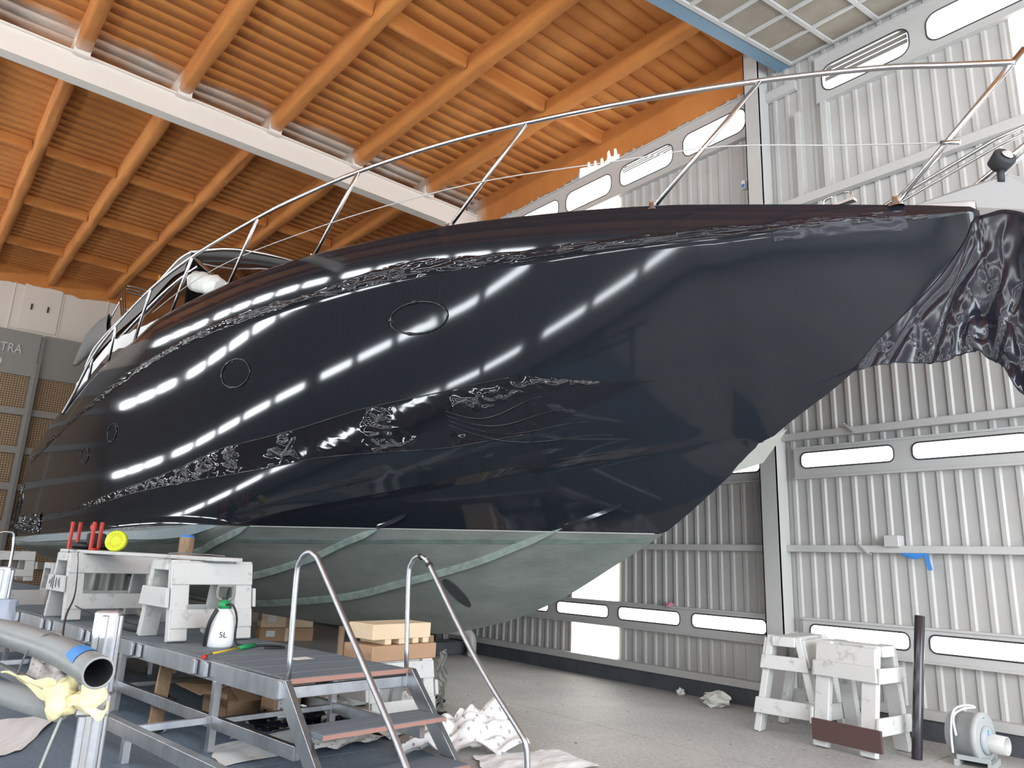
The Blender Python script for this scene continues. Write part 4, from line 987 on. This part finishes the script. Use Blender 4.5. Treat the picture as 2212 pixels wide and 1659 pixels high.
carton('small brown box with a white lid label sitting in the open carton', (3.14, 7.92, .012), .5, .22, .18, .30, M['card'], tape=False)
tag((lambda b: (b.tube([(-.12, 0, 0), (.12, .05, .1)], .045, 12), b.build('paper_roll', M['paper'], None, loc=(3.03, 8.02, .30)))[1])(MB()), 'white paper roll sticking out of the open carton', 'roll')
lb = carton('tall brown carton with a white shipping label beside the open box', (3.30, 7.26, 0), .05, .28, .28, .42, M['card'], tape=False)
b = MB(); b.box((-.10, -.146, .10), (.09, -.141, .30)); sl = b.build('shipping_label', M['paper'], lb)
for x0, x1, z0, z1 in ((-.08, .0, .22, .28), (.02, .07, .22, .29), (-.08, -.01, .13, .19)):
    b = MB(); b.box((x0, -.1485, z0), (x1, -.146, z1)); b.build('print_block', M['fargrey'], sl)
def scrap(label, c, r, m, seed, sq=.45, name='film_scrap', group=None):
    b = MB(); P = []
    for i in range(11):
        th = PI*i/10; row = []
        for k in range(16):
            ph = 2*PI*(k % 15)/15; d = Vector((math.sin(th)*math.cos(ph), math.sin(th)*math.sin(ph), math.cos(th)))
            q = 1+.55*N3(d.x*1.8+seed, d.y*1.8, d.z*1.8)+.4*N3(d.x*5, d.y*5+seed, d.z*5); row.append((c[0]+d.x*r*q, c[1]+d.y*r*q, max(.002, r*sq*.8+d.z*r*q*sq)+(c[2] if len(c) > 2 else 0)))
        P.append(row)
    b.grid(P, smooth=False); return tag(b.build(name, m), label, 'scrap', group)
for i, (x, y, r, lab) in enumerate(((3.62, 7.28, .20, 'biggest black film heap on the floor right of the labelled carton'), (3.70, 6.82, .13, 'black film scrap in front of the low sawhorse behind the steps'), (3.16, 7.18, .17, 'black film scrap on the floor below the labelled carton'), (4.1, 8.1, .2, 'black film scrap on the floor far behind the platform edge'), (2.68, 8.75, .10, 'small black film scrap left of the open cardboard box'), (4.62, 8.7, .2, 'black film scrap beside the pale pallet box, behind the right handrail'))):
    scrap(lab, (x, y), r, M['film_crumple'], i*7.3, .5, group='black film scraps')
for i, (x, y, r, lab) in enumerate(((4.05, 7.65, .22, 'crumpled white paper heap on the floor left of the low sawhorse'), (3.86, 7.22, .20, 'tall crumpled white paper heap seen between the two lower steps'), (4.6, 7.85, .20, 'crumpled white paper behind the low sawhorse under the bow'), (3.8, 8.9, .17, 'crumpled white paper lying just past the platform edge by the hull'), (4.85, 7.5, .14, 'small crumpled white paper by the shredded grey wrapping'))):
    scrap(lab, (x, y), r, M['paper'], i*4.1+50, .55, 'paper_scrap', 'white paper scraps under the bow')
scrap('small black scrap on the bare floor right of the steps', (5.22, 7.35), .075, M['film_crumple'], 91, .7)
scrap('black scrap lying on a white paper corner right of the lower step', (4.78, 6.63), .075, M['film_crumple'], 95, .7)
flat_sheet('paper_scrap', [(4.72, 6.45), (4.98, 6.48), (4.96, 6.60), (4.70, 6.56)], M['paper'], 'white paper corner under the black scrap right of the lower step', 'paper', n=5, amp=.01)
rolls = (((3.65, 7.05, .05), (3.95, 6.75, .10), 'white paper roll lying below the long platform side near the steps'), ((4.08, 5.98, .03), (4.30, 6.20, .03), 'thin white cardboard tube lying on the floor under the lower step'))
for a, c, lab in rolls:
    b = MB(); b.tube([a, c], .042, 14, cap=False); b.tube([c, a], .035, 14, cap=False); tag(b.build('paper_roll', M['paper']), lab, 'roll')
b = MB(); b.tube(catmull([(4.33, 6.1, .12), (4.40, 6.05, .20), (4.46, 5.98, .14), (4.44, 5.92, .03), (4.36, 5.92, .012)], 6), [.014]*25, 8); tag(b.build('paper_curl', M['paper']), 'curled white paper strip standing on the floor under the steps', 'paper')
b = MB()
for k in range(5):
    P = [[(5.02+.05*math.sin(f*9+k)+.035*k+.04*N3(f*6, k), 7.05+.04*u+.03*k, .62-.62*f+.02*math.sin(f*20+k)) for u in frange(0, 1, 4)] for f in frange(0, 1, 30)]; b.grid(P)
tag(b.build('shredded_wrap', M['plasticwrap']), 'shredded grey wrapping hanging beside the cartons under the bow', 'wrapping')
flat_sheet('backing_paper', [(3.62, 5.62), (4.62, 5.10), (4.78, 5.72, .30), (4.05, 6.0, .10)], M['printed'], 'crumpled white backing paper with grey print, standing up right of the steps', 'paper', amp=.17, n=30, seed=3)
flat_sheet('backing_paper', [(3.9, 4.75), (4.9, 4.55), (5.0, 5.15), (4.2, 5.35)], M['paper'], 'plain white sheet lying flat on the floor in front of the crumpled printed paper', 'paper', amp=.03, n=14, seed=8)
flat_sheet('backing_paper', [(2.35, 6.1), (3.5, 6.3), (3.65, 7.1), (2.45, 6.75)], M['paper'], 'large plain white sheet on the shade-coloured floor under the near end of the platform', 'paper', amp=.01, n=10, seed=5)
flat_sheet('backing_paper', [(2.95, 6.0), (3.85, 6.15), (3.75, 6.85, .02), (3.2, 6.6, .02)], M['printed'], 'printed backing paper lying on the plain sheet just left of the stair stringer', 'paper', amp=.05, n=20, seed=6, z=.02)
flat_sheet('backing_paper', [(3.9, 6.2), (4.35, 6.45), (4.2, 6.95, .05), (3.75, 6.7, .12)], M['printed'], 'printed backing paper curling up behind the first stair tread', 'paper', amp=.06, n=16, seed=9)
flat_sheet('backing_paper', [(.75, 7.0), (1.2, 7.35), (1.72, 8.75), (.85, 8.6)], M['paper'], 'torn plain white sheet on the shade-coloured floor at the far left behind the posts', 'paper', amp=.02, n=12, seed=11)
flat_sheet('backing_paper', [(1.35, 9.2), (2.1, 9.4), (2.35, 11.2, .1), (1.75, 11.0, .2)], M['printed'], 'printed backing paper draped on the floor left of the platform below the bent pipe', 'paper', amp=.16, n=22, seed=13)
flat_sheet('backing_paper', [(1.9, 10.6), (2.7, 10.8), (2.9, 13.0, .10), (2.1, 12.8, .10)], M['printed'], 'big heap of printed backing paper under the far end of the platform', 'paper', amp=.17, n=26, seed=17)
flat_sheet('paper_scrap', [(1.62, 7.62), (1.85, 7.66), (1.9, 7.76), (1.66, 7.72)], M['paper'], 'small white scrap on the shade-coloured floor right of the foreground post', 'paper', n=4)
flat_sheet('paper_scrap', [(2.72, 6.95), (2.84, 6.95), (2.86, 7.02), (2.76, 7.03)], M['paper'], 'tiny white scrap on the shade-coloured floor between the platform legs', 'paper', n=3)
vl = thing('valve_fitting', 'small grey plastic valve fitting on the shade-coloured floor by the brown board', 'fitting', (2.27, 7.48, 0), .4)
b = MB(); b.tube([(-.06, 0, .035), (.03, 0, .035)], .03, 10); b.build('body', M['dark'], vl)
b = MB(); b.lathe((.02, 0, .045), (1, 0, .1), [(0, .045), (.025, .045), (.035, .02), (.07, .015), (.07, 0)], 14); b.build('flange', M['white_plastic'], vl)

# ---------------------------------------------------------------- along the right wall
b = MB(); b.lathe((7.66, 3.17, 0), (.04, -.09, 1), [(0, .046), (1.27, .046), (1.275, .040), (1.27, .036), (.9, .036)], 20); b.lathe((7.66, 3.17, 0), (.04, -.09, 1), [(0, 0), (0, .046)], 20)
tag(b.build('black_pipe', mat('glossy_black_pipe', (.03, .027, .034), .18)), 'glossy black pipe standing upright beside the right-hand sawhorse', 'pipe')
bl = thing('blower', 'grey drum blower with a white outlet stub on the floor by the kerb', 'blower', (7.96, 2.78, 0), .15)
ax = Vector((-.22, -.97, 0)).normalized()
b = MB(); b.lathe(Vector((0, 0, .235))-ax*.17, ax, [(0, 0), (0, .185), (.015, .20), (.22, .20), (.22, .215), (.27, .215), (.27, .19), (.275, 0)], 32); b.build('drum', M['blower'], bl)
b = MB(); b.lathe(Vector((0, 0, .22))+ax*.105, ax, [(0, .12), (.02, .12), (.03, .08), (.03, 0)], 24); b.build('inlet_plate', M['blower'], bl)
b = MB(); b.lathe(Vector((.02, 0, .20))+ax*.12, ax, [(0, .082), (.15, .078), (.15, .070), (.03, .070)], 24); b.build('outlet_stub', M['gelcoat'], bl)
b = MB(); b.box((-.19, -.16, 0), (.19, -.12, .05)); b.box((-.19, .10, 0), (.19, .14, .05)); b.box((-.17, -.14, .05), (-.13, .12, .09)); b.box((.13, -.14, .05), (.17, .12, .09)); b.build('stand', M['blower'], bl)
b = MB(); b.tube(catmull([(-.20, .10, .25), (-.14, .12, .40), (-.02, .06, .46), (.06, -.02, .475), (.07, .03, .485), (-.03, .1, .47), (-.12, .13, .42), (-.19, .14, .28), (-.2, .14, .1)], 6), .010, 6); b.build('cord', M['white_plastic'], bl)
b = MB(); b.tube([(-.03, -.07, .44), (-.04, -.09, .40)], .018, 8); b.build('latch', M['chrome'], bl)
b = MB(); b.obox(Vector((.0, 0, .28))+ax*.128, (.03, 0, 0), (0, .004, 0), (0, 0, .03)); b.build('tape', M['bluetape'], bl)
o = scrap('white wrapped bundle lying against the kerb left of the sawhorses', (8.25, 5.72), .17, M['cloth'], 33, .5, 'cloth_bundle')
o2 = scrap('small crushed white cup on the floor against the kerb', (8.50, 6.45), .055, M['paper'], 37, .8, 'paper_cup')
jb = tag((lambda b: (b.box((XW-.17, 3.54, 1.94), (XW-.02, 3.70, 2.065)), b.build('junction_box', M['trim'], None, bevel=.006))[1])(MB()), 'light grey junction box on the wall rail above the blue tape', 'junction box')
b = MB(); b.grid([[(XW-.13-.006*math.sin(f*4), 3.545-.27*u, 1.875-(.05*math.sin(PI*u)+.012)*f) for f in frange(0, 1, 5)] for u in frange(0, 1, 12)]); b.grid([[(XW-.135, 3.31-.05*u-.03*f, 1.87-.17*f) for f in frange(0, 1, 5)] for u in (0, 1)])
tag(b.build('tape_strip', M['bluetape']), 'blue tape strip hanging loose from the wall rail', 'tape')
for y, z, lab in ((3.95, 1.92, 'thin steel bracket on the wall rail left of the junction box'), (4.02, 3.32, 'thin steel bracket on the rail above the middle windows')):
    t = thing('wall_bracket', lab, 'bracket', (XW-.12, y, z)); b = MB(); b.board((0, .06, .06), (-.03, -.07, -.06), (1, 0, 0), .03, .02); b.build('strap', M['trim'], t)
    for d in (-.07, .06):
        b = MB(); b.lathe((-.03, d-.02, d*.9), (-1, 0, 0), [(0, 0), (0, .012), (.012, .010), (.014, 0)], 10); b.build('bolt', M['chrome'], t)
scrap('faded pink rag caught on top of a low window plate', (XW-.10, 6.72, 1.10), .07, M['pink'], 61, .5, 'rag')
t = thing('switch_box', 'tiny blue socket box high on the wall left of the column', 'socket', (XW-.06, 5.32, 7.05)); b = MB(); b.box((-.02, -.03, -.06), (.03, .03, .06)); b.build('box', M['white_plastic'], t); b = MB(); b.box((-.03, -.02, -.05), (-.02, .02, .0)); b.build('cover', M['bluetape'], t)
t = thing('floor_block', 'dark concrete block with a bent grey pipe by the far kerb behind the keel', 'block', (8.05, 11.3, 0))
b = MB(); b.box((-.35, -.25, 0), (.35, .25, .22)); b.build('block', M['kerb'], t, bevel=.02)
b = MB(); b.tube(catmull([(.28, -.5, 0), (.28, -.5, .25), (.22, -.42, .38), (.0, -.1, .42)], 6), .08, 14); b.build('elbow_pipe', M['trim'], t)

# grit and torn flakes trodden over the open floor
b = MB()
for i in range(260):
    x = random.uniform(4.6, 8.4); y = random.uniform(3.4, 10.5); s_ = random.choice((.006, .008, .01, .014, .02)); a = random.uniform(0, PI)
    c, s2_ = math.cos(a)*s_, math.sin(a)*s_
    b.add([(x-c, y-s2_, .001), (x+s2_*.6, y-c*.6, .001), (x+c, y+s2_, .003), (x-s2_*.6, y+c*.6, .006)], [(0, 1, 2, 3)])
lt = tag(b.build('floor_litter', mat('litter', (.06, .055, .05), .8, color2=(.62, .60, .56), noise_scale=3, thr=(.45, .55)), kind='stuff'), 'grit and torn flakes scattered over the open concrete floor', 'litter')

# ---------------------------------------------------------------- far left, under the stern
cr = thing('timber_crib', 'stack of rough brown timbers under the stern', 'timber stack', (3.3, 17.0, 0), .1)
for k in range(5):
    for d in (-.22, .22):
        b = MB()
        if k % 2: b.box((d-.12, -.5, k*.22), (d+.12, .5, k*.22+.21))
        else: b.box((-.5, d-.12, k*.22), (.5, d+.12, k*.22+.21))
        b.build('timber', M['wood_raw'], cr, bevel=.01)
for k, (x, z) in enumerate(((-.38, 1.10), (-.30, 1.10), (-.38, 1.30))):
    b = MB(); b.box((x-.04, -.4, z), (x+.04, .3, z+.2)); b.build('wedge', M['card_light'], cr)
b = MB(); P = [[(2.95+1.0*u, 15.2+.35*u+.07*math.sin(u*24)+.05*N3(u*6, f*4), 1.50-.30*u-(1.35-.3*u)*f) for f in frange(0, 1, 16)] for u in frange(0, 1, 40)]; b.grid(P)
tag(b.build('plastic_sheet', M['plasticwrap']), 'crumpled grey plastic sheet hanging under the stern behind the sawhorses', 'sheet')
carton('brown carton on the floor under the stern beside the plastic sheet', (3.75, 14.4, .0), .2, .6, .5, .55, M['card'])
carton('brown carton on the floor seen through the far platform sawhorse', (3.7, 13.0, .0), .4, .5, .5, .62, M['card'])
fp2 = thing('far_platform', 'second low white platform with slate top at the far left edge', 'platform', (1.95, 16.5, 0), PA)
b = MB(); b.box((-1.3, -1.4, .86), (.22, 1.5, .92)); b.build('board', M['slate'], fp2, bevel=.004)
b = MB(); b.box((-1.3, -1.42, .62), (.24, -1.38, .86)); b.build('side_beam', M['wood_white'], fp2)
for x in (-1.1, -.1, .2):
    b = MB(); b.box((x-.06, -1.4, 0), (x+.06, -1.3, .62)); b.build('leg', M['wood_white'], fp2)
b = MB(); b.tube(catmull([(-.55, -.9, .92), (-.55, -.9, 1.60), (-.45, -.9, 1.76), (-.30, -.9, 1.80), (-.18, -.9, 1.70), (-.16, -.9, .92)], 6), .025, 8); b.build('handrail', M['chrome'], fp2)
trestle('white sawhorse on the far platform at the left edge', (1.95, 17.2, .92), PA, L=.95, H=.55, W=.6, Wt=.34)
trestle('white sawhorse on the floor between the far platform and the stern sheet', (2.85, 15.9, 0), PA, L=.7, H=1.30, W=.7, Wt=.4)
